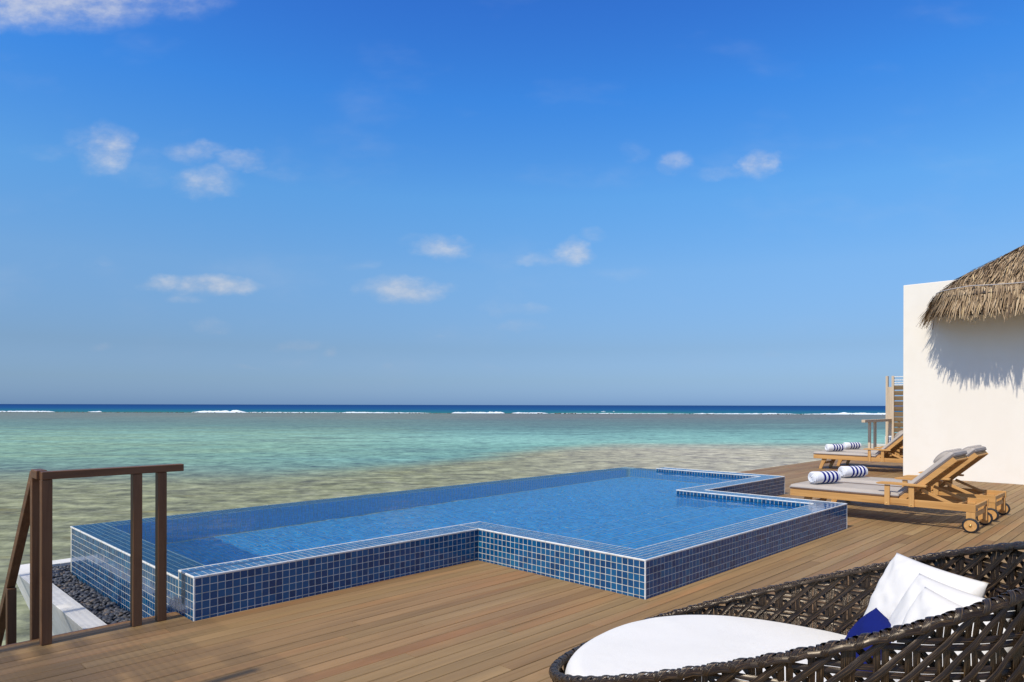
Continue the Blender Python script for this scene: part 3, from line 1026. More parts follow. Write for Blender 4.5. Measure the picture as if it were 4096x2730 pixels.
    o['kind'] = 'stuff'
    o.cycles.is_caustics_receiver = True
    # white edge trims along every arris
    P = 0.004

    def trim(x0, x1, y0, y1, z0, z1):
        part('edge_trim', MB().box(x0, x1, y0, y1, z0, z1), M['trim'], 0.003)
    t8 = 0.0085
    trim(X0 - P, X1 - P, Y0 - P, Y0 + t8, ZT - tr, ZT + P)
    trim(X1 - P, X1 + t8, Y1 - P, Y0 + t8, ZT - tr, ZT + P)
    trim(X1 + t8, X2 + P, Y1 - P, Y1 + t8, ZT - tr, ZT + P)
    trim(X2 - t8, X2 + P, Y1 + t8, Y0 - P, ZT - tr, ZT + P)
    trim(X2 - t8, X3 + P, Y0 - P, Y0 + t8, ZT - tr, ZT + P)
    trim(X3 - t8, X3 + P, Y0 + t8, YR, ZT - tr, ZT + P)
    trim(X3 - W - P, X3 - W + t8, Y0 + W, YR + P, ZT - tr, ZT + P)
    trim(X2 - W - P, X2 - W + t8, Y1 + W, Y0 + W + P, ZT - tr, ZT + P)
    trim(X2 - W + t8, X3 - W - P, Y0 + W - t8, Y0 + W + P, ZT - tr, ZT + P)
    trim(X0, X1 + W, Y0 + W - t8, Y0 + W + 0.002, ZT - 0.006, ZT + 0.003)
    trim(X0 - P, X0 + t8, Y0 + t8, Y0 + W, ZT - tr, ZT + P)
    trim(X0 - P, X0 + t8, Y0 + W, Y3 + P, ZR - tr, ZR + P)
    trim(X0 + t8, X3 + P, Y3 - t8, Y3 + P, ZR - tr, ZR + 0.0035)
    trim(X3 - W, X3, YR, YR + 0.004, ZR, ZT)
    for (x, y) in ((X0, Y0), (X1, Y1), (X2, Y1), (X3, Y0)):
        sx = 1 if x in (X0, X1) else -1
        trim(min(x - sx * P, x + sx * t8), max(x - sx * P, x + sx * t8), y - P, y + t8, -0.03, ZT - tr)
    # water
    def lin(a, b, r):
        return np.linspace(a, b, max(2, int(round((b - a) / r)) + 1))
    g = 0.003
    xs = np.unique(np.concatenate([lin(X0 + g, X1 + W, 0.024), lin(X1 + W, X2 - W, 0.024), lin(X2 - W, X3 - W, 0.024), lin(X3 - W, X3 - g, 0.024)]).round(5))
    ys = np.unique(np.concatenate([lin(Y1 + W, Y0 + W, 0.024), lin(Y0 + W, YR, 0.024), lin(YR, Y3 - g, 0.024)]).round(5))
    XX, YY = np.meshgrid(xs, ys)
    Z = np.zeros_like(XX)
    for i in range(90):
        lam = 0.10 * (6.5 ** RNG.random())
        a = R(40) + RNG.normal(0, 0.9)
        k = 2 * math.pi / lam
        Z += 0.000062 * (lam / 0.25) ** 0.8 * np.sin(k * (XX * math.cos(a) + YY * math.sin(a)) + RNG.random() * 6.283)
    edge = np.minimum(np.minimum(XX - X0 - W, X3 - W - XX), np.minimum(Y3 - W - YY, 9))
    Z *= np.clip(0.3 + edge / 0.25, 0.3, 1.0)
    Z += ZW
    cx = (xs[:-1] + xs[1:]) / 2
    cy = (ys[:-1] + ys[1:]) / 2
    CX, CY = np.meshgrid(cx, cy)
    inside = ((CY > Y0 + W) & ((CX < X3 - W) | (CY > YR))) | ((CY <= Y0 + W) & (CX > X1 + W) & (CX < X2 - W))
    nx = len(xs)
    J, I = np.nonzero(inside)
    F = np.stack([J * nx + I, J * nx + I + 1, (J + 1) * nx + I + 1, (J + 1) * nx + I], 1)
    V = np.stack([XX, YY, Z], 2).reshape(-1, 3)
    used = np.unique(F)
    remap = np.full(len(V), -1)
    remap[used] = np.arange(len(used))
    o = link('pool_water', np_mesh('pool_water', V[used], remap[F], M['water'], smooth=True))
    tag(o, kind='structure')
    o.cycles.is_caustics_caster = True


build_pool()


# ------------------------------------------------------------------ pebble trough below the overflow wall
def build_trough():
    root = empty('pebble_trough', (1.43, 7.0, -1.3))
    tag(root, 'white plaster overflow trough with leaning outer face beside the pool wall', 'trough')
    off = root.location
    MB().prism([(1.43, -0.2), (1.592, -0.2), (1.592, -0.275), (1.842, -0.275), (1.842, -1.32)], 'y', 5.16, 8.82).build('side_wall', M['trough'], root, 0.004, off=off)
    MB().prism([(8.82, -0.2), (8.605, -0.2), (8.605, -0.275), (8.2, -0.275), (8.2, -1.32)], 'x', 1.843, X3).build('end_wall', M['trough'], root, 0.004, off=off)
    MB().box(1.593, 1.8425, 8.606, 8.8195, -0.28, -0.2005).build('corner', M['trough'], root, off=off)
    rng = random.Random(5)
    base = []
    for k in range(7):
        bm = bmesh.new()
        bmesh.ops.create_icosphere(bm, subdivisions=2 if k < 4 else 1, radius=1.0)
        for v in bm.verts:
            q = 1 + 0.22 * mnoise.noise(v.co * 1.3 + Vector((k * 7, 0, 0)))
            v.co = Vector((v.co.x * q, v.co.y * q * 0.78, v.co.z * q * 0.42))
        me = bpy.data.meshes.new('pebble')
        bm.to_mesh(me)
        bm.free()
        me.polygons.foreach_set('use_smooth', [True] * len(me.polygons))
        me.materials.append(M['pebble'])
        base.append(me)
    pts = []
    for layer, z in ((0, -0.255), (1, -0.232)):
        y = 5.26
        while y < 8.60:
            x = 1.605
            while x < 1.84:
                pts.append((x + rng.uniform(-0.014, 0.014), y + rng.uniform(-0.014, 0.014), z + rng.uniform(-0.008, 0.010)))
                x += 0.034
            y += 0.036
    for layer, z in ((0, -0.255), (1, -0.235)):
        for i in range(240):
            pts.append((rng.uniform(1.62, 2.5), rng.uniform(8.22, 8.59), z + rng.uniform(-0.008, 0.01)))
    trs = []
    for p in pts:
        r = rng.uniform(0.018, 0.034)
        trs.append(Matrix.Translation(Vector(p) - off) @ Euler((rng.gauss(0, 0.35), rng.gauss(0, 0.35), rng.uniform(0, 6.28))).to_matrix().to_4x4() @ Matrix.Diagonal((r, r, r, 1)))
    top = [i for i, p in enumerate(pts) if p[2] > -0.243 and p[0] < 1.86]
    top.sort(key=lambda i: (pts[i][0] ** 2 + pts[i][1] ** 2))
    sel = [i for i in top if pts[i][1] > 5.75][:300]
    ss = set(sel)
    for i in sel:
        o = link('pebble', base[rng.randrange(7)], root)
        o.matrix_local = trs[i]
    VV, FF, AA = [], [], []
    arr = []
    for me in base[4:]:
        co = np.empty(len(me.vertices) * 3)
        me.vertices.foreach_get('co', co)
        arr.append((co.reshape(-1, 3), np.array([tuple(p.vertices) for p in me.polygons])))
    k = 0
    for i in range(len(pts)):
        if i in ss:
            continue
        co, fa = arr[i % 3]
        mt = np.array(trs[i])
        VV.append(co @ mt[:3, :3].T + mt[:3, 3])
        FF.append(fa + k)
        AA.append(np.full(len(co), rng.random()))
        k += len(co)
    o = link('pebbles', np_mesh('pebbles', np.concatenate(VV), np.concatenate(FF), M['pebble'], smooth=True, attrs={'rnd': np.concatenate(AA)}), root)
    o['kind'] = 'stuff'


build_trough()


# ------------------------------------------------------------------ stair railing and steps to the sea
def build_railing():
    root = empty('stair_railing', (1.02, 5.09, 0))
    tag(root, 'dark stained timber handrail beside the pool trough, sloping down the sea steps', 'railing')
    off = root.location
    b = lambda n, mb, m: mb.build(n, m, root, 0.003, off=off)
    for (x, y, z0) in ((1.017, 5.098, 0.002), (1.535, 5.098, 0.002), (1.692, 5.098, 0.002)):
        b('post', MB().box(x - 0.029, x + 0.029, y - 0.029, y + 0.029, z0, 1.029), M['rail_z'])
    b('top_rail', MB().box(0.988, 1.832, 5.064, 5.132, 1.03, 1.079), M['rail_x'])
    b('top_rail', MB().box(0.972, 1.030, 5.1335, 5.285, 1.030, 1.084), M['rail_y'])
    b('post', MB().box(0.975, 1.029, 5.272, 5.328, -0.6, 1.029), M['rail_z'])
    s0, s1 = Vector((1.0, 5.30, 1.052)), Vector((0.985, 6.02, 0.205))
    b('sloping_rail', MB().bar(s0, s1, 0.052, 0.062), M['rail_y'])
    b('post', MB().box(0.957, 1.013, 5.955, 6.011, -1.45, 0.19), M['rail_z'])
    d = (s1 - s0).normalized()
    b('sloping_rail', MB().bar(s1 + d * 0.005, s1 + d * 1.3, 0.052, 0.062), M['rail_y'])
    b('post', MB().box(0.957, 1.013, 6.72, 6.776, -1.48, -0.62), M['rail_z'])
    st = empty('sea_steps', (0.45, 5.3, -1.5))
    tag(st, 'timber steps going down to the water at the far left edge of the deck', 'steps')
    for i in range(8):
        y = 5.30 + i * 0.185
        z = -0.17 * (i + 1)
        MB().box(-0.10, 0.95, y, y + 0.21, z - 0.035, z).build('tread', M['rail_x'], st, 0.003, off=st.location)
    for x in (-0.12, 0.93):
        MB().bar((x, 5.28, -0.16), (x, 6.85, -1.6), 0.04, 0.2).build('stringer', M['rail_y'], st, 0.003, off=st.location)


build_railing()


def blade_verts(p, out, down, L, wd, lift, bend, tw):
    """a dry palm blade: root p, horizontal outward dir, slope; returns 6 verts, 2 quads"""
    side = Vector((-out.y, out.x, 0))
    d = (out * math.cos(down) - Vector((0, 0, 1)) * math.sin(down))
    d = (d + side * tw).normalized()
    nrm = side.cross(d).normalized()
    if nrm.z < 0:
        nrm = -nrm
    side = d.cross(nrm).normalized()
    rows = []
    for (q, ww) in ((0.0, 1.0), (0.55, 0.9), (1.0, 0.35)):
        c = p + d * L * q + nrm * lift * q - Vector((0, 0, 1)) * bend * q * q
        rows.append((c - side * wd * ww / 2 + nrm * wd * 0.12, c + side * wd * ww / 2 - nrm * wd * 0.05))
    return [v for r in rows for v in r]


# ------------------------------------------------------------------ slatted privacy screens
def slat_screen(name, x, y0, y1, lab, ztop, zpost, zslat0, posts, bars, seed, mats, closed=()):
    root = empty(name, (x, (y0 + y1) / 2, 0))
    tag(root, lab, 'screen')
    off = root.location
    rng = random.Random(seed)
    for y in posts:
        MB().box(x - 0.045, x + 0.045, y - 0.035, y + 0.035, -0.02, zpost).build('post', mats[1], root, 0.004, off=off)
    z = zslat0
    i = 0
    while z < ztop:
        tilt = 0.030 + rng.uniform(-0.004, 0.004)
        hgt = 0.142 + (0.045 if i in closed else 0.0) + rng.uniform(-0.004, 0.004)
        q = MB()
        poly = [(x + 0.012 + tilt, z), (x + 0.034 + tilt, z + 0.004), (x + 0.034 - tilt, z + hgt), (x + 0.012 - tilt, z + hgt - 0.004)]
        q.prism(poly, 'y', y0, y1)
        q.build('slat', mats[0], root, 0.002, off=off)
        z += 0.176
        i += 1
    for zz in bars:
        MB().box(x - 0.02, x + 0.012, y0, y1, zz - 0.014, zz + 0.014).build('bar', mats[2], root, 0.002, off=off)
    return root


WG = (M['grey_y'], M['grey_z'], M['trim'])
# the neighbour's screen, seen past the white wall
scr = slat_screen('slat_screen', 25.3, 5.2, 7.10, 'weathered slatted screen with pale bars on top, left of the white villa wall', 2.10, 2.50, 0.10, (7.13, 6.1, 5.25), (2.20, 2.27, 2.36, 2.47), 2, WG)
MB().box(25.26, 25.34, 7.165, 7.27, 0.5, 2.13).build('end_board', M['grey_z'], scr, 0.003, off=scr.location)
MB().box(25.255, 25.345, 7.272, 7.345, -0.02, 2.50).build('post', M['grey_z'], scr, 0.004, off=scr.location)
# our own screen, just outside the picture to port: battens and gaps shaped to throw the striped shade on deck, railing and trough
WD = (M['grey_y'], M['grey_z'], M['trim'])
own = tag(empty('batten_screen', (-1.0, 5.0, 0)), 'tall open screen of thin horizontal battens standing outside the picture beside the sea steps', 'screen')
rng_ = random.Random(8)
for y in (2.3, 3.7, 5.1, 6.5, 8.2):
    MB().box(-1.06, -0.995, y - 0.03, y + 0.03, -0.02, 3.30).build('post', M['grey_z'], own, 0.003, off=own.location)
wins = [(2.75, 2.98), (3.16, 3.36), (3.86, 4.10), (4.24, 4.52), (4.80, 5.04), (5.70, 5.82), (6.62, 6.76), (7.70, 7.92)]
z = 0.06
lev = 0
open_ = []
while z < 3.50:
    if lev % 3 == 0:
        open_ = [w_ for w_ in wins if rng_.random() < 0.20]
        open_.sort()
    ya = 2.0 + rng_.random() * 2.2
    for (wa, wb) in open_ + [(8.28, 9.0)]:
        if wa - ya > 0.06:
            MB().box(-0.992, -0.986, ya, wa, z, z + 0.0105).build('batten', M['grey_y'], own, 0.0, off=own.location)
        ya = max(ya, wb)
    z += 0.034 * (1.0 + max(0.0, z - 2.35) * 1.5)   # set wider and wider apart towards the top, to fade out the shade
    lev += 1


# ------------------------------------------------------------------ neighbour's rail and pool corner
def build_neighbour():
    root = empty('deck_railing', (23.4, 7.2, 0))
    tag(root, 'weathered grey timber rail at the far deck edge behind the loungers', 'railing')
    off = root.location
    for x in (23.2, 23.72):
        MB().box(x - 0.045, x + 0.045, 7.17, 7.24, 0.002, 0.985).build('post', M['grey_z'], root, 0.004, off=off)
    MB().box(26.2, 26.29, 7.17, 7.24, 0.002, 0.985).build('post', M['grey_z'], root, 0.004, off=off)
    MB().box(22.62, 27.0, 7.15, 7.255, 0.986, 1.07).build('top_rail', M['grey_x'], root, 0.004, off=off)
    p = empty('neighbour_pool', (33, 9, SEA_Z))
    tag(p, 'corner of the next pool in blue tiles behind the far rail', 'pool')
    off = p.location
    MB().box(33.0, 36.0, 6.5, 9.62, SEA_Z, 0.17).build('wall', M['trim'], p, 0.004, off=off)
    k = 0.075
    sh = np_mesh('tile', *tile_arrays([((0, 0, 0), (0, 1, 0), (0, 0, 1), (-1, 0, 0), k - 0.016, k - 0.016)], 0.006), M['tile'], attrs={'rnd': [0.3] * 8})
    for i in range(8):
        for j in range(6):
            o = link('tile', sh, p)
            o.location = Vector((33.0, 9.555 - i * k, 0.10 - j * k)) - off
    tr = empty('neighbour_trough', (32.7, 9, SEA_Z))
    tag(tr, 'white plaster trough lip below the next pool behind the far rail', 'trough')
    MB().prism([(32.35, -0.16), (32.55, -0.16), (32.55, -0.24), (32.99, -0.24), (32.99, -1.5)], 'y', 7.0, 10.1).build('side_wall', M['plaster'], tr, 0.004, off=tr.location)
    rng = random.Random(2)
    mb = bmesh.new()
    for i in range(260):
        r = rng.uniform(0.03, 0.05)
        bmesh.ops.create_icosphere(mb, subdivisions=1, radius=1, matrix=Matrix.Translation((rng.uniform(32.58, 32.97), rng.uniform(8.2, 10.0), -0.22)) @ Matrix.Diagonal((r, r, r * .5, 1)))
    me = bpy.data.meshes.new('pebbles')
    mb.to_mesh(me)
    mb.free()
    me.materials.append(M['pebble'])
    o = link('pebbles', me, tr)
    o.location = -Vector(tr.location)
    o['kind'] = 'stuff'


build_neighbour()


# ------------------------------------------------------------------ villa: white wall and thatched roof
def build_villa():
    root = empty('thatched_villa', (WALLX, 2.0, 0))
    tag(root, 'white plastered villa end with a shaggy palm thatch roof at the edge of the picture', 'villa')
    off = Vector(root.location)
    MB().box(WALLX, WALLX + 0.30, -5.0, WALLY, -0.4, WALLZ).build('wall', M['plaster'], root, 0.012, 2, off=off)
    MB().box(WALLX + 0.30, 22.0, -5.0, 3.2, -0.4, 4.0).build('rear_wall', M['plaster'], root, 0.01, off=off)
    ex, ey, rr, ze, pit = 15.36, 3.76, 0.60, 3.71, R(35.0)
    tp = math.tan(pit)
    xr = 20.2                                     # ridge
    # solid core of the roof
    nd = 12
    V, F = [], []
    ang = [R(180 - 90 * i / 8) for i in range(9)]

    def outline(d):
        pts = []
        for y in (-5.0, -2.0, 0.5, 2.0):
            pts.append((ex + d, y))
        r_ = max(rr - d, 0.0)
        cx, cy = ex + max(rr, d), ey - max(rr, d)
        for a in ang:
            pts.append((cx + r_ * math.cos(a), cy + r_ * math.sin(a)))
        for x in (17.0, 19.0, 21.0, 24.0):
            pts.append((max(x, cx), ey - d))
        return pts
    rings = [(0.10, ze - 0.24), (-0.02, ze - 0.10), (0.06, ze - 0.03)] + [(d, ze - 0.05 + d * tp) for d in np.linspace(0.2, xr - ex, nd)]
    n = len(outline(0))
    for (d, z) in rings:
        for (x, y) in outline(d):
            V.append((x - off.x, y - off.y, z))
    for i in range(len(rings) - 1):
        for j in range(n - 1):
            F.append((i * n + j, i * n + j + 1, (i + 1) * n + j + 1, (i + 1) * n + j))
    core = link('roof', np_mesh('roof', V, F, M['dark']), root)
    # soffit and rafters
    mb = MB()
    mb.box(ex + 0.12, WALLX - 0.01, -5.0, ey - 0.25, ze - 0.26, ze - 0.235)
    mb.build('soffit', M['dark'], root, off=off)
    for y in (3.3, 2.5, 1.6, 0.7, -0.1, -0.9, -1.7):
        MB().bar((ex + 0.08, y, ze - 0.33), (WALLX - 0.02, y, ze - 0.28), 0.09, 0.12).build('rafter', M['dark'], root, 0.004, off=off)
    MB().box(ex + 0.16, ex + 0.26, -5.0, 3.2, ze - 0.44, ze - 0.33).build('eave_beam', M['dark'], root, 0.004, off=off)
    MB().bar((ex + 0.10, ey - 0.12, ze - 0.40), (ex + 0.9, ey - 0.9, ze - 0.33), 0.11, 0.13).build('hip_rafter', M['dark'], root, 0.004, off=off)
    rng = random.Random(21)

    def course(d):
        """points along one course: (point, outward)"""
        r_ = rr - d
        out = []
        step = 0.021
        y = -0.8
        yl = ey - max(rr, d)
        while y < yl:
            out.append((ex + d, y, Vector((-1, 0, 0))))
            y += step * rng.uniform(0.6, 1.4)
        cx, cy = ex + max(rr, d), ey - max(rr, d)
        na = int(max(r_, 0.10) * math.pi / 2 / step) + 6
        for i in range(na):
            a = R(180 - 90 * (i + rng.random()) / na)
            rad = max(r_, 0)
            out.append((cx + rad * math.cos(a), cy + rad * math.sin(a), Vector((math.cos(a), math.sin(a), 0))))
        x = cx
        while x < 20.0:
            out.append((x, ey - d, Vector((0, 1, 0))))
            x += step * 1.3 * rng.uniform(0.6, 1.4)
        return out
    VV, AA, LL = [], [], []

    def put(vs, r):
        VV.extend([(v.x - off.x, v.y - off.y, v.z) for v in vs])
        AA.extend([r] * 6)
        LL.extend([0, 0, .5, .5, 1, 1])
    d = 0.02
    while d < 4.85:
        for (x, y, o) in course(d):
            if rng.random() < 0.12:
                continue
            dd = d + rng.uniform(-0.04, 0.04)
            p = Vector((x, y, ze - 0.05 + dd * tp + rng.uniform(0.0, 0.03))) + o * 0.0
            wv = 0.08 * mnoise.noise((x * 2.2, y * 2.2, 3))
            r = min(0.999, max(0, rng.gauss(0.52, 0.24) + wv * 2))
            bend_ = max(0.0, 1.0 - (d - 0.1) / 0.42)
            put(blade_verts(p, o, pit + 0.42 * bend_ + rng.gauss(0.0, 0.05), rng.uniform(0.24, 0.42) * (1 - 0.25 * bend_), rng.uniform(0.013, 0.027), rng.uniform(0.012, 0.05) * (1 - 0.7 * bend_), 0.0, rng.gauss(0, 0.10)), r)
        d += 0.062
    fringe = []
    for k in range(7):
        d0 = 0.13 - 0.02 * k
        for (x, y, o) in course(max(d0, 0.0)):
            if rng.random() < 0.30:
                continue
            p = Vector((x, y, ze - 0.03 - 0.012 * k + rng.uniform(-0.02, 0.03)))
            L = rng.uniform(0.30, 0.56) * (1.12 if rng.random() < 0.1 else 1.0)
            args = (p, o, R(rng.gauss(56 + 2 * k, 6)), L, rng.uniform(0.016, 0.036), 0.0, rng.uniform(0.0, 0.05), rng.gauss(0, 0.13))
            fringe.append((args, min(0.999, max(0, rng.gauss(0.55, 0.25))), k))
    # fringe blades that show largest: own objects
    vis = []
    for i, (a, r, k) in enumerate(fringe):
        u, v, z = project([a[0]])
        vis.append((k < 3 and 3550 < u[0] < 4110, -z[0] + a[4] * 40, i))
    vis.sort(reverse=True)
    sel = set(i for (_, _, i) in vis[:300])
    F0 = [(0, 1, 3, 2), (2, 3, 5, 4)]
    for i, (a, r, k) in enumerate(fringe):
        vs = blade_verts(*a)
        if i in sel:
            me = np_mesh('thatch_blade', [(v.x - off.x, v.y - off.y, v.z) for v in vs], F0, M['thatch'], smooth=True, attrs={'rnd': [r] * 6, 'alo': [0, 0, .5, .5, 1, 1]})
            link('thatch_blade', me, core)
        else:
            put(vs, r)
    nb = len(VV) // 6
    F = (np.arange(nb)[:, None, None] * 6 + np.array(F0)[None]).reshape(-1, 4)
    o = link('thatch', np_mesh('thatch', VV, F, M['thatch'], smooth=True, attrs={'rnd': AA, 'alo': LL}), core)
    o['kind'] = 'stuff'
    # the pale binding cord
    pts = []
    sag = lambda q: -0.035 * abs(math.sin(q * 2.1))
    for i in range(60):
        y = -1.0 + i / 59 * (ey - rr + 1.0)
        pts.append((ex + 0.07 - 0.0, y, ze + 0.075 + sag(y)))
    for i, a in enumerate(R(180 - 90 * k / 14) for k in range(15)):
        pts.append((ex + rr + (rr - 0.07) * math.cos(a), ey - rr + (rr - 0.07) * math.sin(a), ze + 0.075 + sag(ey - rr + i * 0.06)))
    MB().tube([(x - off.x, y - off.y, z) for (x, y, z) in pts], 0.009, 6).build('binding_cord', M['piping'], core)


build_villa()


# ------------------------------------------------------------------ sun loungers
def soft_slab(mb, L, Wd, T, place, nl=26, nw=12, crown=0.012, mi=0, rnd=0.024, dents=()):
    """rounded rectangular pad; local (l, w, t); place maps local to world"""
    V, F = [], []
    def prof(q, half):
        return q
    us = np.linspace(-1, 1, nl + 1)
    vs = np.linspace(-1, 1, nw + 1)
    for side in (1, -1):
        k0 = len(V)
        for u in us:
            for v in vs:
                l = np.sign(u) * (1 - (1 - abs(u)) ** 1.6)
                w = np.sign(v) * (1 - (1 - abs(v)) ** 1.6)
                el = max(0.0, abs(l) * L / 2 - (L / 2 - rnd)) / rnd
                ew = max(0.0, abs(w) * Wd / 2 - (Wd / 2 - rnd)) / rnd
                ee = min(1.0, math.hypot(el, ew))
                t = T / 2 - (T / 2) * 0.9 * (1 - math.sqrt(max(0.0, 1 - ee * ee))) + crown * (1 - u ** 4) * (1 - v ** 4)
                for (c, dep, wid) in dents:
                    t -= dep * math.exp(-((l * L / 2 - c) / wid) ** 2)
                V.append(place(l * L / 2 * (1 - 0.002), w * Wd / 2, side * t if side > 0 else -T / 2 + (T / 2 - T / 2 * 0.1 if False else 0) + (0 if ee < 1 else T * 0.45)))
        for i in range(nl):
            for j in range(nw):
                a = k0 + i * (nw + 1) + j
                q = (a, a + 1, a + nw + 2, a + nw + 1)
                F.append(q if side > 0 else q[::-1])
    # close the rim
    n1 = (nl + 1) * (nw + 1)
    rim = [i * (nw + 1) for i in range(nl + 1)] + [nl * (nw + 1) + j for j in range(1, nw + 1)] + [i * (nw + 1) + nw for i in range(nl - 1, -1, -1)] + [j for j in range(nw - 1, 0, -1)]
    for a, b in zip(rim, rim[1:] + rim[:1]):
        F.append((a, b, b + n1, a + n1))
    mb.add(V, F, mi, True)
    return [V[i] for i in rim], [V[i + n1] for i in rim]


def build_lounger():
    root = empty('sun_lounger', (9.611, 1.822, 0))
    Wd = 0.74                                      # x from 0 to Wd; y from 0 (head end) to 2.195 (foot end)
    ty, tz, tx = M['teak_y'], M['teak_z'], M['teak_x']
    zr0, zr1 = 0.245, 0.333
    LY = 2.195
    bld = lambda n, mb, m, bev=0.003, par=root: mb.build(n, m, par, bev, 2)
    for x in (0.0, Wd - 0.032):
        bld('side_rail', MB().box(x, x + 0.032, 0.0, LY, zr0, zr1), ty)
    bld('end_rail', MB().box(0.033, Wd - 0.033, LY - 0.03, LY - 0.002, zr0 + 0.005, zr1 - 0.004), tx)
    bld('end_rail', MB().box(0.033, Wd - 0.033, 0.010, 0.036, zr0 + 0.028, zr1 - 0.012), tx)
    bld('stretcher', MB().box(0.04, Wd - 0.04, 0.02, 0.046, 0.175, 0.225), tx)
    for x in (0.034, Wd - 0.064):                  # rear legs inside the rails
        bld('leg', MB().box(x - 0.030, x + 0.026, 0.004, 0.098, 0.075, zr0 - 0.001 if x < 0.3 else zr0 - 0.001), tz)
    # wheels: wooden disc, tyre, brass cap
    for x, sx in ((-0.030, -1), (Wd + 0.005, 1)):
        w = bld('wheel', MB().lathe([(0.0, 0.0005), (0.0, 0.066), (0.025, 0.066), (0.025, 0.0005)], (x, 0.047, 0.0875), (1, 0, 0), 28, 0, False), tx, 0)
        MB().lathe([(-0.002, 0.0665), (-0.003, 0.080), (0.003, 0.0873), (0.022, 0.0873), (0.028, 0.080), (0.027, 0.0665)], (x, 0.047, 0.0875), (1, 0, 0), 36).build('tyre', M['rubber'], w)
        hx = x - 0.001 if sx < 0 else x + 0.026
        MB().lathe([(0.0, 0.017), (0.005 * sx, 0.016), (0.010 * sx, 0.009), (0.011 * sx, 0.0004)], (hx, 0.047, 0.0875), (1, 0, 0), 16).build('hub_cap', M['brass'], w)
    bld('axle', MB().tube([(-0.02, 0.047, 0.0875), (Wd + 0.02, 0.047, 0.0875)], 0.008, 10), M['brass'], 0)
    # front legs: curved and raked towards the foot end
    for x in (0.036, Wd - 0.036 - 0.034):
        poly = [(LY - 0.30, zr0 + 0.02), (LY - 0.19, zr0 + 0.02), (LY - 0.165, 0.17), (LY - 0.135, 0.09), (LY - 0.105, 0.002), (LY - 0.175, 0.002), (LY - 0.205, 0.07), (LY - 0.245, 0.15)]
        bld('leg', MB().prism(poly, 'x', x, x + 0.034), tz)
    bld('stretcher', MB().box(0.071, Wd - 0.071, LY - 0.235, LY - 0.205, 0.125, 0.165), tx)
    # slatted bed under the seat pad
    y = 0.82
    while y < LY - 0.08:
        bld('slat', MB().box(0.034, Wd - 0.034, y, y + 0.052, zr1 - 0.030, zr1 - 0.010), tx, 0.002)
        y += 0.077
    # arms with two uprights each side
    for side, x in ((-1, -0.022), (1, Wd)):
        for yc in (0.949, 0.673):
            p = bld('arm_post', MB().box(x, x + 0.022, yc - 0.031, yc + 0.031, zr0 - 0.004, 0.497), tz)
            MB().lathe([(0.0, 0.007), (0.002 * side, 0.006), (0.003 * side, 0.0004)], (x if side < 0 else x + 0.022, yc, zr0 + 0.02), (1, 0, 0), 10).build('bolt', M['brass'], p)
        prof = [(0.505, 0.500), (0.505, 0.524), (0.70, 0.531), (0.90, 0.537), (1.02, 0.534), (1.065, 0.522), (1.075, 0.512), (1.05, 0.503), (0.90, 0.505), (0.70, 0.500)]
        bld('arm_rest', MB().prism(prof, 'x', x - 0.022, x + 0.044), ty, 0.004)
    # backrest hinged at y=.80, rising towards the head
    hy, hz, by, bz = 0.800, 0.330, 0.222, 0.862
    d = Vector((0, by - hy, bz - hz))
    BL = d.length
    d.normalize()
    nrm = Vector((0, -d.z, d.y))
    if nrm.z < 0:
        nrm = -nrm
    at = lambda x, l, t: Vector((x, hy, hz)) + d * l + nrm * t
    back = empty('backrest', (0, 0, 0))
    back.parent = root
    for x in (0.040, Wd - 0.040 - 0.028):
        MB().bar(at(x + 0.014, -0.02, -0.004), at(x + 0.014, BL, -0.004), 0.028, 0.062, nrm).build('rail', ty, back, 0.003, 2)
    l = 0.03
    while l < BL - 0.03:
        MB().bar(at(0.0685, l + 0.026, 0.012), at(Wd - 0.0685, l + 0.026, 0.012), 0.052, 0.016, nrm).build('slat', tx, back, 0.002, 1)
        l += 0.078
    MB().bar(at(0.0685, BL - 0.02, -0.012), at(Wd - 0.0685, BL - 0.02, -0.012), 0.03, 0.03, nrm).build('rail', tx, back, 0.002, 1)
    # props
    for x in (0.085, Wd - 0.085):
        bld('prop', MB().bar((x, 0.585, 0.452), (x, 0.235, 0.300), 0.020, 0.036), ty)
    bld('prop_bar', MB().box(0.033, Wd - 0.033, 0.218, 0.250, 0.268, 0.296), tx)
    for x in (0.033, Wd - 0.033 - 0.02):
        bld('rack', MB().box(x, x + 0.02, 0.13, 0.55, 0.256, 0.284), ty)
    # pads
    seat = MB()
    cy = (0.825 + LY + 0.018) / 2
    SL = LY + 0.018 - 0.825
    r1, r2 = soft_slab(seat, SL, Wd - 0.035, 0.062, lambda l_, w_, t_: (Wd / 2 + w_, cy + l_, zr1 + 0.033 + t_), dents=())
    so = seat.build('seat_cushion', M['taupe'], root)
    MB().tube(r1, 0.0038, 5, True).build('piping', M['piping'], so)
    MB().tube(r2, 0.0038, 5, True).build('piping', M['piping'], so)
    bc = MB()
    off_t = 0.066
    r1, r2 = soft_slab(bc, BL + 0.03, Wd - 0.055, 0.068, lambda l_, w_, t_: tuple(at(Wd / 2 + w_, (BL + 0.03) / 2 + l_ + 0.005, off_t + t_ - 0.008)))
    bo = bc.build('back_cushion', M['taupe'], root)
    MB().tube(r1, 0.0038, 5, True).build('piping', M['piping'], bo)
    MB().tube(r2, 0.0038, 5, True).build('piping', M['piping'], bo)
    # stitched headrest: five plump rolls across the top of the back pad
    hd = MB()
    nroll = 5
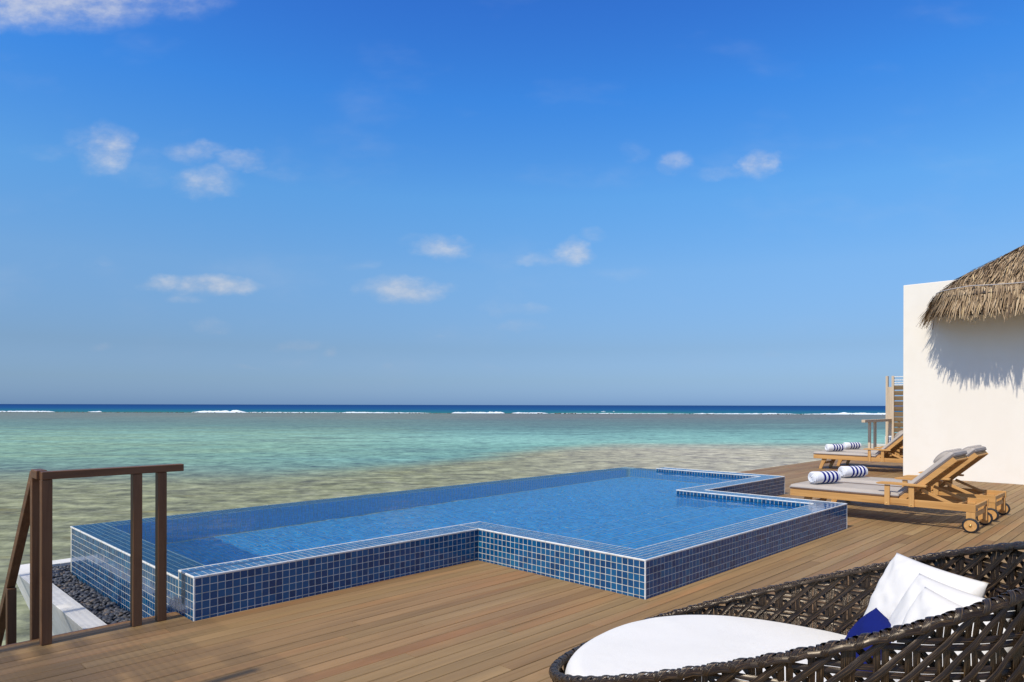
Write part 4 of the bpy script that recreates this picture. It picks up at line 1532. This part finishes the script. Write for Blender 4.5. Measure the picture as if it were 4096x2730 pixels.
    for k in range(nroll):
        xa = 0.05 + k * (Wd - 0.10) / nroll
        xb = xa + (Wd - 0.10) / nroll
        prof = []
        for q in np.linspace(0, 1, 9):
            prof.append((q * (xb - xa), 0.034 + 0.016 * math.sin(math.pi * q) ** 0.5))
        Vr, Fr = [], []
        nn = 18
        for (h, r) in prof:
            for j in range(nn):
                a = 2 * math.pi * j / nn
                c = at(xa + h, BL - 0.095 + 0.115 * math.cos(a) * (0.6 + 0.4 * r / 0.05), off_t + 0.040 + r * math.sin(a))
                Vr.append(tuple(c))
        for i in range(len(prof) - 1):
            for j in range(nn):
                Fr.append((i * nn + j, i * nn + (j + 1) % nn, (i + 1) * nn + (j + 1) % nn, (i + 1) * nn + j))
        Fr.append(tuple(range(nn - 1, -1, -1)))
        Fr.append(tuple(range((len(prof) - 1) * nn, len(prof) * nn)))
        hd.add(Vr, Fr, 0, True)
    ho = hd.build('headrest', M['taupe'], bo)
    pp = MB()
    for k in range(nroll + 1):
        xa = 0.05 + k * (Wd - 0.10) / nroll
        pp.tube([at(xa, BL - 0.095 + 0.112 * math.cos(2 * math.pi * j / 24), off_t + 0.040 + 0.036 * math.sin(2 * math.pi * j / 24)) for j in range(24)], 0.003, 5, True)
    pp.build('seam', M['piping'], bo)
    return root


def build_towel():
    """rolled towel, axis along x from 0 to .44, resting on z=0"""
    root = empty('rolled_towel', (0, 0, 0))
    rad, L = 0.086, 0.43
    n = 40
    ks = [0.0, 0.006, 0.014, 0.07, 0.125, 0.13, 0.168, 0.172, 0.200, 0.204, 0.242, 0.246, 0.274, 0.278, 0.316, 0.320, 0.348, 0.352, 0.390, 0.394, 0.424, 0.43]
    blue = [(0.13, 0.168), (0.204, 0.242), (0.278, 0.316), (0.352, 0.390)]
    V, F, MI = [], [], []
    for x in ks:
        e = min(x, L - x)
        r0 = rad - (0.012 * (1 - min(1, e / 0.012)) ** 2 if e < 0.012 else 0)
        for k in range(n):
            a = 2 * math.pi * k / n
            r = r0 * (1 + 0.018 * mnoise.noise((math.cos(a) * 1.5, math.sin(a) * 1.5, x * 9))) * (0.95 + 0.05 * abs(math.cos(a)))
            V.append((x, math.cos(a) * r * 1.04, rad * 0.95 + math.sin(a) * r))
    for i in range(len(ks) - 1):
        xm = (ks[i] + ks[i + 1]) / 2
        b = any(p <= xm <= q for p, q in blue)
        for k in range(n):
            F.append((i * n + k, i * n + (k + 1) % n, (i + 1) * n + (k + 1) % n, (i + 1) * n + k))
            MI.append(1 if b else 0)
    mb = MB()
    mb.v, mb.f, mb.mi, mb.sm = V, F, MI, [True] * len(F)
    mb.build('roll', [M['towel_w'], M['towel_b']], root)
    # spiral ends
    for x, sx in ((0.0, -1), (L, 1)):
        sp = []
        T_ = 3.6
        for i in range(90):
            q = i / 89
            a = q * T_ * 2 * math.pi
            r = 0.010 + 0.066 * q
            sp.append((x + sx * (0.002 + 0.004 * math.sin(q * 20)), math.cos(a) * r * 1.04, rad * 0.95 + math.sin(a) * r * 0.96))
        cap = MB().tube(sp, 0.0095, 6)
        cap.add([(x + sx * -0.001, math.cos(2 * math.pi * k / n) * 0.076, rad * 0.95 + math.sin(2 * math.pi * k / n) * 0.072) for k in range(n)], [tuple(range(n))], 0)
        cap.build('rolled_end', M['towel_w'], root)
    return root


L1 = build_lounger()
tag(L1, 'teak wheeled sun lounger with taupe cushions, nearest the raised pool corner', 'sun lounger', 'teak sun loungers on the deck')
spots = [((10.76, 1.822, 0), 'teak wheeled sun lounger between the front lounger and the white wall'),
         ((16.80, 4.268, 0), 'far teak sun lounger partly behind the white wall, nearer the viewer of the back pair'),
         ((17.95, 4.268, 0), 'farthest teak sun lounger, showing over the cushions of the lounger before it')]
for (loc, lab) in spots:
    c = copy_tree(L1)
    c.location = loc
    tag(c, lab)
tw = build_towel()
tw.location = (9.611 + 0.12, 3.76, 0.420)
tw.rotation_euler = (0, 0, R(-24))
tag(tw, 'rolled towel with navy stripes on the foot of the front lounger', 'towel', 'rolled striped towels on the loungers')
for (loc, lab) in [((10.76 + 0.16, 3.78, 0.420), 'rolled towel with navy stripes on the second lounger, against the white wall side'),
                   ((16.80 + 0.14, 6.20, 0.420), 'far rolled striped towel on the back pair of loungers, the left one'),
                   ((17.95 + 0.14, 6.20, 0.420), 'far rolled striped towel on the back pair of loungers, the right one')]:
    c = copy_tree(tw)
    c.location = loc
    c.rotation_euler = (0, 0, R(-24 + 16 * (random.random() - 0.5)))
    c.scale = (random.uniform(0.94, 1.04), random.uniform(0.95, 1.05), 1.0)
    tag(c, lab)


# ------------------------------------------------------------------ round woven daybed
DB = dict(cx=2.779, cy=1.197, a=-1.496, L=1.840, W=1.665, n=2.308, z0=0.320, z1=1.006, g=1.048)


def db_uv(th, k=1.0, inset=0.0):
    c, s = math.cos(th), math.sin(th)
    n = DB['n']
    u = math.copysign(abs(c) ** (2 / n), c) * (DB['L'] / 2 - inset) * k
    v = math.copysign(abs(s) ** (2 / n), s) * (DB['W'] / 2 - inset) * k
    return u, v


def db_xy(u, v):
    a = DB['a']
    return u * math.cos(a) - v * math.sin(a), u * math.sin(a) + v * math.cos(a)


# angles spaced evenly along the plan outline
_t = np.linspace(0, 2 * math.pi, 2001)
_p = np.array([db_uv(q) for q in _t])
_s = np.concatenate([[0], np.cumsum(np.hypot(*np.diff(_p, axis=0).T))])
PERIM = float(_s[-1])


def th_of(f):
    return float(np.interp((f % 1.0) * PERIM, _s, _t))


def rim_z(f):
    u, v = db_uv(th_of(f))
    q = min(1.0, max(0.0, u / DB['L'] + 0.5))
    return DB['z0'] + (DB['z1'] - DB['z0']) * q ** DB['g']


def db_point(f, z, out=0.0):
    th = th_of(f)
    zr = rim_z(f)
    k = 1.0 - 0.10 * (1 - min(1.0, z / zr)) ** 1.3
    u, v = db_uv(th, k)
    x, y = db_xy(u, v)
    e = 1e-3
    u1, v1 = db_uv(th_of(f + e), k)
    u0, v0 = db_uv(th_of(f - e), k)
    tx_, ty_ = db_xy(u1 - u0, v1 - v0)
    nv = Vector((ty_, -tx_, 0)).normalized()
    if nv.dot(Vector((x, y, 0))) < 0:
        nv = -nv
    return Vector((x, y, z)) + nv * out, nv


def ribbon(pts, nrms, width, crown=0.0016):
    V, F, A, L_ = [], [], [], []
    n = len(pts)
    run = 0.0
    for i in range(n):
        a = pts[max(i - 1, 0)]
        b = pts[min(i + 1, n - 1)]
        d = (b - a).normalized()
        nn = (nrms[i] - d * nrms[i].dot(d)).normalized()
        sd_ = d.cross(nn).normalized()
        if i:
            run += (pts[i] - pts[i - 1]).length
        for (q, h) in ((-1, 0.0), (-0.45, 1.0), (0.45, 1.0), (1, 0.0)):
            V.append(pts[i] + sd_ * (q * width / 2) + nn * crown * h)
            A.append(q)
            L_.append(run * 10)
    for i in range(n - 1):
        for j in range(3):
            F.append((i * 4 + j, i * 4 + j + 1, (i + 1) * 4 + j + 1, (i + 1) * 4 + j))
    return V, F, A, L_


def build_daybed():
    root = empty('woven_daybed', (DB['cx'], DB['cy'], 0))
    tag(root, 'round dark brown woven daybed with a rising back, in the foreground', 'daybed')
    NC = 68
    P = PERIM / NC
    wd = 0.0205

    def strand(pts, nrms, width=wd):
        V, F, A, L_ = ribbon(pts, nrms, width)
        link('weave_strand', np_mesh('weave_strand', V, F, M['wicker'], smooth=True, attrs={'acr': A, 'alo': L_}), root)
    z_lo = 0.05
    wj = random.Random(5)
    rows = [0.09 + P * i for i in range(12)]
    # uprights in pairs
    for c in range(NC):
        for s_ in (-0.128, 0.128):
            f = (c + 0.5 + s_ + wj.uniform(-0.02, 0.02)) / NC
            zr = rim_z(f) + 0.004
            m = max(6, int((zr - z_lo) / 0.03))
            pts, ns = [], []
            for i in range(m + 1):
                z = z_lo + (zr - z_lo) * i / m
                w_ = 0.0035 * math.cos(math.pi * (z - 0.09) / P)
                p, nv = db_point(f, z, w_)
                pts.append(p)
                ns.append(nv)
            strand(pts, ns)
    # rows in pairs, broken where the rim dips below them
    for zc in rows:
        for s_ in (-0.128, 0.128):
            z = zc + s_ * P
            fs = np.linspace(0, 1, NC * 4 + 1)
            ok = [rim_z(f) > z + 0.012 for f in fs]
            run = []
            runs = []
            if all(ok):
                runs = [list(fs)]
            else:
                st = next(i for i in range(len(fs)) if not ok[i])
                for q in range(len(fs)):
                    i = (st + q) % (len(fs) - 1)
                    if ok[i]:
                        run.append(fs[i] if fs[i] >= fs[st] else fs[i] + 1)
                    elif run:
                        runs.append(run)
                        run = []
                if run:
                    runs.append(run)
            for run in runs:
                if len(run) < 4:
                    continue
                pts, ns = [], []
                for f in run:
                    w_ = -0.004 * math.cos(math.pi * f * NC)
                    p, nv = db_point(f, z, w_)
                    pts.append(p)
                    ns.append(nv)
                strand(pts, ns, wd * 0.95)
    # diagonals both ways
    for sgn in (1, -1):
        for c in range(NC):
            pts, ns = [], []
            f0 = (c + 0.5) / NC - sgn * (0.09 - z_lo) / P / NC + sgn * 0.5 / NC * 0.0
            z = z_lo
            while True:
                f = f0 + sgn * (z - z_lo) / P / NC
                if z > rim_z(f) + 0.004 or z > 1.05:
                    break
                p, nv = db_point(f, z, (0.0075 if sgn > 0 else -0.0075) + 0.002 * math.cos(2 * math.pi * (z - 0.09) / P))
                pts.append(p)
                ns.append(nv)
                z += 0.022
            if len(pts) > 3:
                strand(pts, ns, wd * 1.02)
    # rim tube, its flat top strand and the wraps
    N = 256
    rim = [db_point(i / N, rim_z(i / N))[0] for i in range(N)]
    mb = MB().tube(rim, 0.0125, 8, True)
    o = mb.build('rim', M['dark'], root)
    V, F, A, L_ = [], [], [], []

    def wrap(f, slant, r=0.0170, a0=-0.35, a1=3.6, width=wd):
        pts, ns = [], []
        for i in range(13):
            t = a0 + (a1 - a0) * i / 12
            ff = f + slant * (t - 1.6) / NC
            p0, nv = db_point(ff, rim_z(ff))
            dirv = nv * math.cos(t) + Vector((0, 0, 1)) * math.sin(t)
            pts.append(p0 + dirv * r)
            ns.append(dirv)
        a, b, c, d = ribbon(pts, ns, width)
        k = len(V)
        V.extend(a)
        F.extend([tuple(q + k for q in f_) for f_ in b])
        A.extend(c)
        L_.extend(d)
    for c in range(NC):
        wrap((c + 0.5 - 0.128) / NC, 0.02)
        wrap((c + 0.5 + 0.128) / NC, -0.02)
        wrap((c + 0.02) / NC, 0.16, 0.0200)
        wrap((c - 0.12) / NC, -0.14, 0.0185)
    o = link('rim_binding', np_mesh('rim_binding', V, F, M['wicker'], smooth=True, attrs={'acr': A, 'alo': L_}), root)
    o['kind'] = 'stuff'
    for (of, dz) in ((0.0185, 0.0), (-0.0185, 0.0)):
        pts, ns = [], []
        for i in range(N + 1):
            f = i / N
            p, nv = db_point(f, rim_z(f) + dz + 0.003 * math.sin(f * NC * 2 * math.pi), of)
            pts.append(p)
            ns.append(nv if of > 0 else -nv)
        strand(pts, ns, 0.018)
    # base hoop, platform and feet
    hoop = [db_point(i / 128, 0.045)[0] for i in range(128)]
    MB().tube(hoop, 0.018, 8, True).build('base_hoop', M['dark'], root)
    mb = MB()
    ring = []
    for i in range(72):
        p, nv = db_point(i / 72, 0.19, -0.03)
        ring.append((p.x, p.y))
    mb.prism(ring, 'z', 0.165, 0.205)
    mb.build('platform', M['dark'], root)
    for i in range(6):
        p, nv = db_point(i / 6 + 0.03, 0.03, -0.04)
        MB().lathe([(0.0, 0.0005), (0.0, 0.022), (0.18, 0.026), (0.18, 0.0005)], (p.x, p.y, 0.001), (0, 0, 1), 14).build('foot', M['dark'], root)


def build_mattress():
    o_ = (DB['cx'], DB['cy'], 0.206)
    a = DB['a']
    sh = -0.040
    V, F = [], []
    n = 120
    ztop = 0.402
    zs = 0.206
    prof = []
    r_e = 0.075
    for i in range(5):
        prof.append((0.985 + 0.015 * i / 4, zs + (ztop - r_e - zs) * i / 4))
    for i in range(1, 10):
        t = i / 9 * math.pi / 2
        prof.append((1.0, None, t))
    rings = []
    for pr in prof:
        if len(pr) == 2:
            rings.append((pr[0], 0.0, pr[1]))
        else:
            t = pr[2]
            rings.append((1.0, r_e * (1 - math.cos(t)), ztop - r_e + r_e * math.sin(t)))
    for k in (0.80, 0.6, 0.4, 0.2, 0.04):
        rings.append((k * 0.9, 0.0, ztop + 0.010 * (1 - k * k)))
    for (k, ins, z) in rings:
        for i in range(n):
            th = th_of(i / n)
            u, v = db_uv(th, k, 0.075 + ins)
            x, y = db_xy(u + sh, v)
            wz = 0.004 * mnoise.noise((x * 2.3, y * 2.3, 1.0)) + 0.0016 * mnoise.noise((x * 9, y * 9, 2))
            V.append((x, y, z - o_[2] + wz))
    for r in range(len(rings) - 1):
        for i in range(n):
            F.append((r * n + i, r * n + (i + 1) % n, (r + 1) * n + (i + 1) % n, (r + 1) * n + i))
    mb = MB()
    mb.add(V, F, 0, True)
    mb.add(V[-n:], [tuple(range(n))], 0, True)
    o = mb.build('round_mattress', M['white_fab'])
    o.location = o_
    tag(o, 'thick round white mattress lying in the woven daybed', 'mattress')


def pillow(name, tl, tr_, bl, thick, m, lab, cat, seed, group=None, pinch=0.045):
    """square pillow: top-left, top-right, bottom-left corners in world space"""
    tl, tr_, bl = Vector(tl), Vector(tr_), Vector(bl)
    ux, uy = (tr_ - tl), (bl - tl)
    nz = uy.cross(ux).normalized()
    c = tl + ux / 2 + uy / 2
    N = 40
    V, F = [], []
    for side in (1, -1):
        for i in range(N + 1):
            for j in range(N + 1):
                u, v = -1 + 2 * i / N, -1 + 2 * j / N
                k = ((1 - u * u) * (1 - v * v))
                h = thick / 2 * k ** 0.5
                pu = u * (1 - pinch * (1 - v * v) * u * u)
                pv = v * (1 - pinch * (1 - u * u) * v * v)
                e = max(abs(u), abs(v))
                wr = 0.0
                # creases run in from the corners and seams
                for (cu, cv) in ((-1, -1), (1, -1), (1, 1), (-1, 1)):
                    du, dv = u - cu, v - cv
                    r = math.hypot(du, dv)
                    an = math.atan2(dv * -cv, du * -cu)
                    wr += 0.17 * math.exp(-r * 1.9) * math.sin(an * 9 + seed + r * 2) * min(1, r * 4)
                wr += 0.16 * mnoise.noise((u * 1.7 + seed, v * 1.7, side)) + 0.08 * mnoise.noise((u * 5 + seed, v * 5, side))
                h2 = h * (1 + wr)
                P = c + ux * (pu / 2) + uy * (pv / 2) + nz * (side * h2)
                V.append(P)
    n1 = (N + 1) ** 2
    for side in (0, 1):
        for i in range(N):
            for j in range(N):
                a = side * n1 + i * (N + 1) + j
                q = (a, a + 1, a + N + 2, a + N + 1)
                F.append(q if side == 0 else q[::-1])
    me = np_mesh(name, [tuple(v - c) for v in V], F, m, smooth=True)
    bm = bmesh.new()
    bm.from_mesh(me)
    bmesh.ops.remove_doubles(bm, verts=bm.verts, dist=0.0004)
    bmesh.ops.recalc_face_normals(bm, faces=bm.faces)
    bm.to_mesh(me)
    bm.free()
    o = link(name, me)
    o.location = c
    tag(o, lab, cat, group)
    return o


build_daybed()
build_mattress()
pillow('pillow', (3.555, 0.985, 0.815), (3.265, 0.575, 0.80), (3.36, 1.10, 0.425), 0.22, M['pillow_fab'], 'large white pillow at the back of the daybed, its corner highest of the three', 'pillow', 1.0, 'pillows on the daybed')
pillow('pillow', (3.25, 0.815, 0.80), (2.98, 0.44, 0.79), (3.10, 0.97, 0.43), 0.18, M['pillow_fab'], 'white pillow in the middle of the three white ones', 'pillow', 4.0, 'pillows on the daybed')
pillow('pillow', (3.09, 0.755, 0.785), (2.83, 0.40, 0.75), (2.97, 0.90, 0.43), 0.18, M['pillow_fab'], 'front white pillow, lowest of the three against the near rim', 'pillow', 8.0, 'pillows on the daybed')
pillow('pillow', (3.165, 0.955, 0.645), (2.955, 0.76, 0.58), (3.21, 1.11, 0.40), 0.19, M['blue_fab'], 'small royal blue pillow in front of the white pillows', 'pillow', 2.0, 'pillows on the daybed', 0.03)
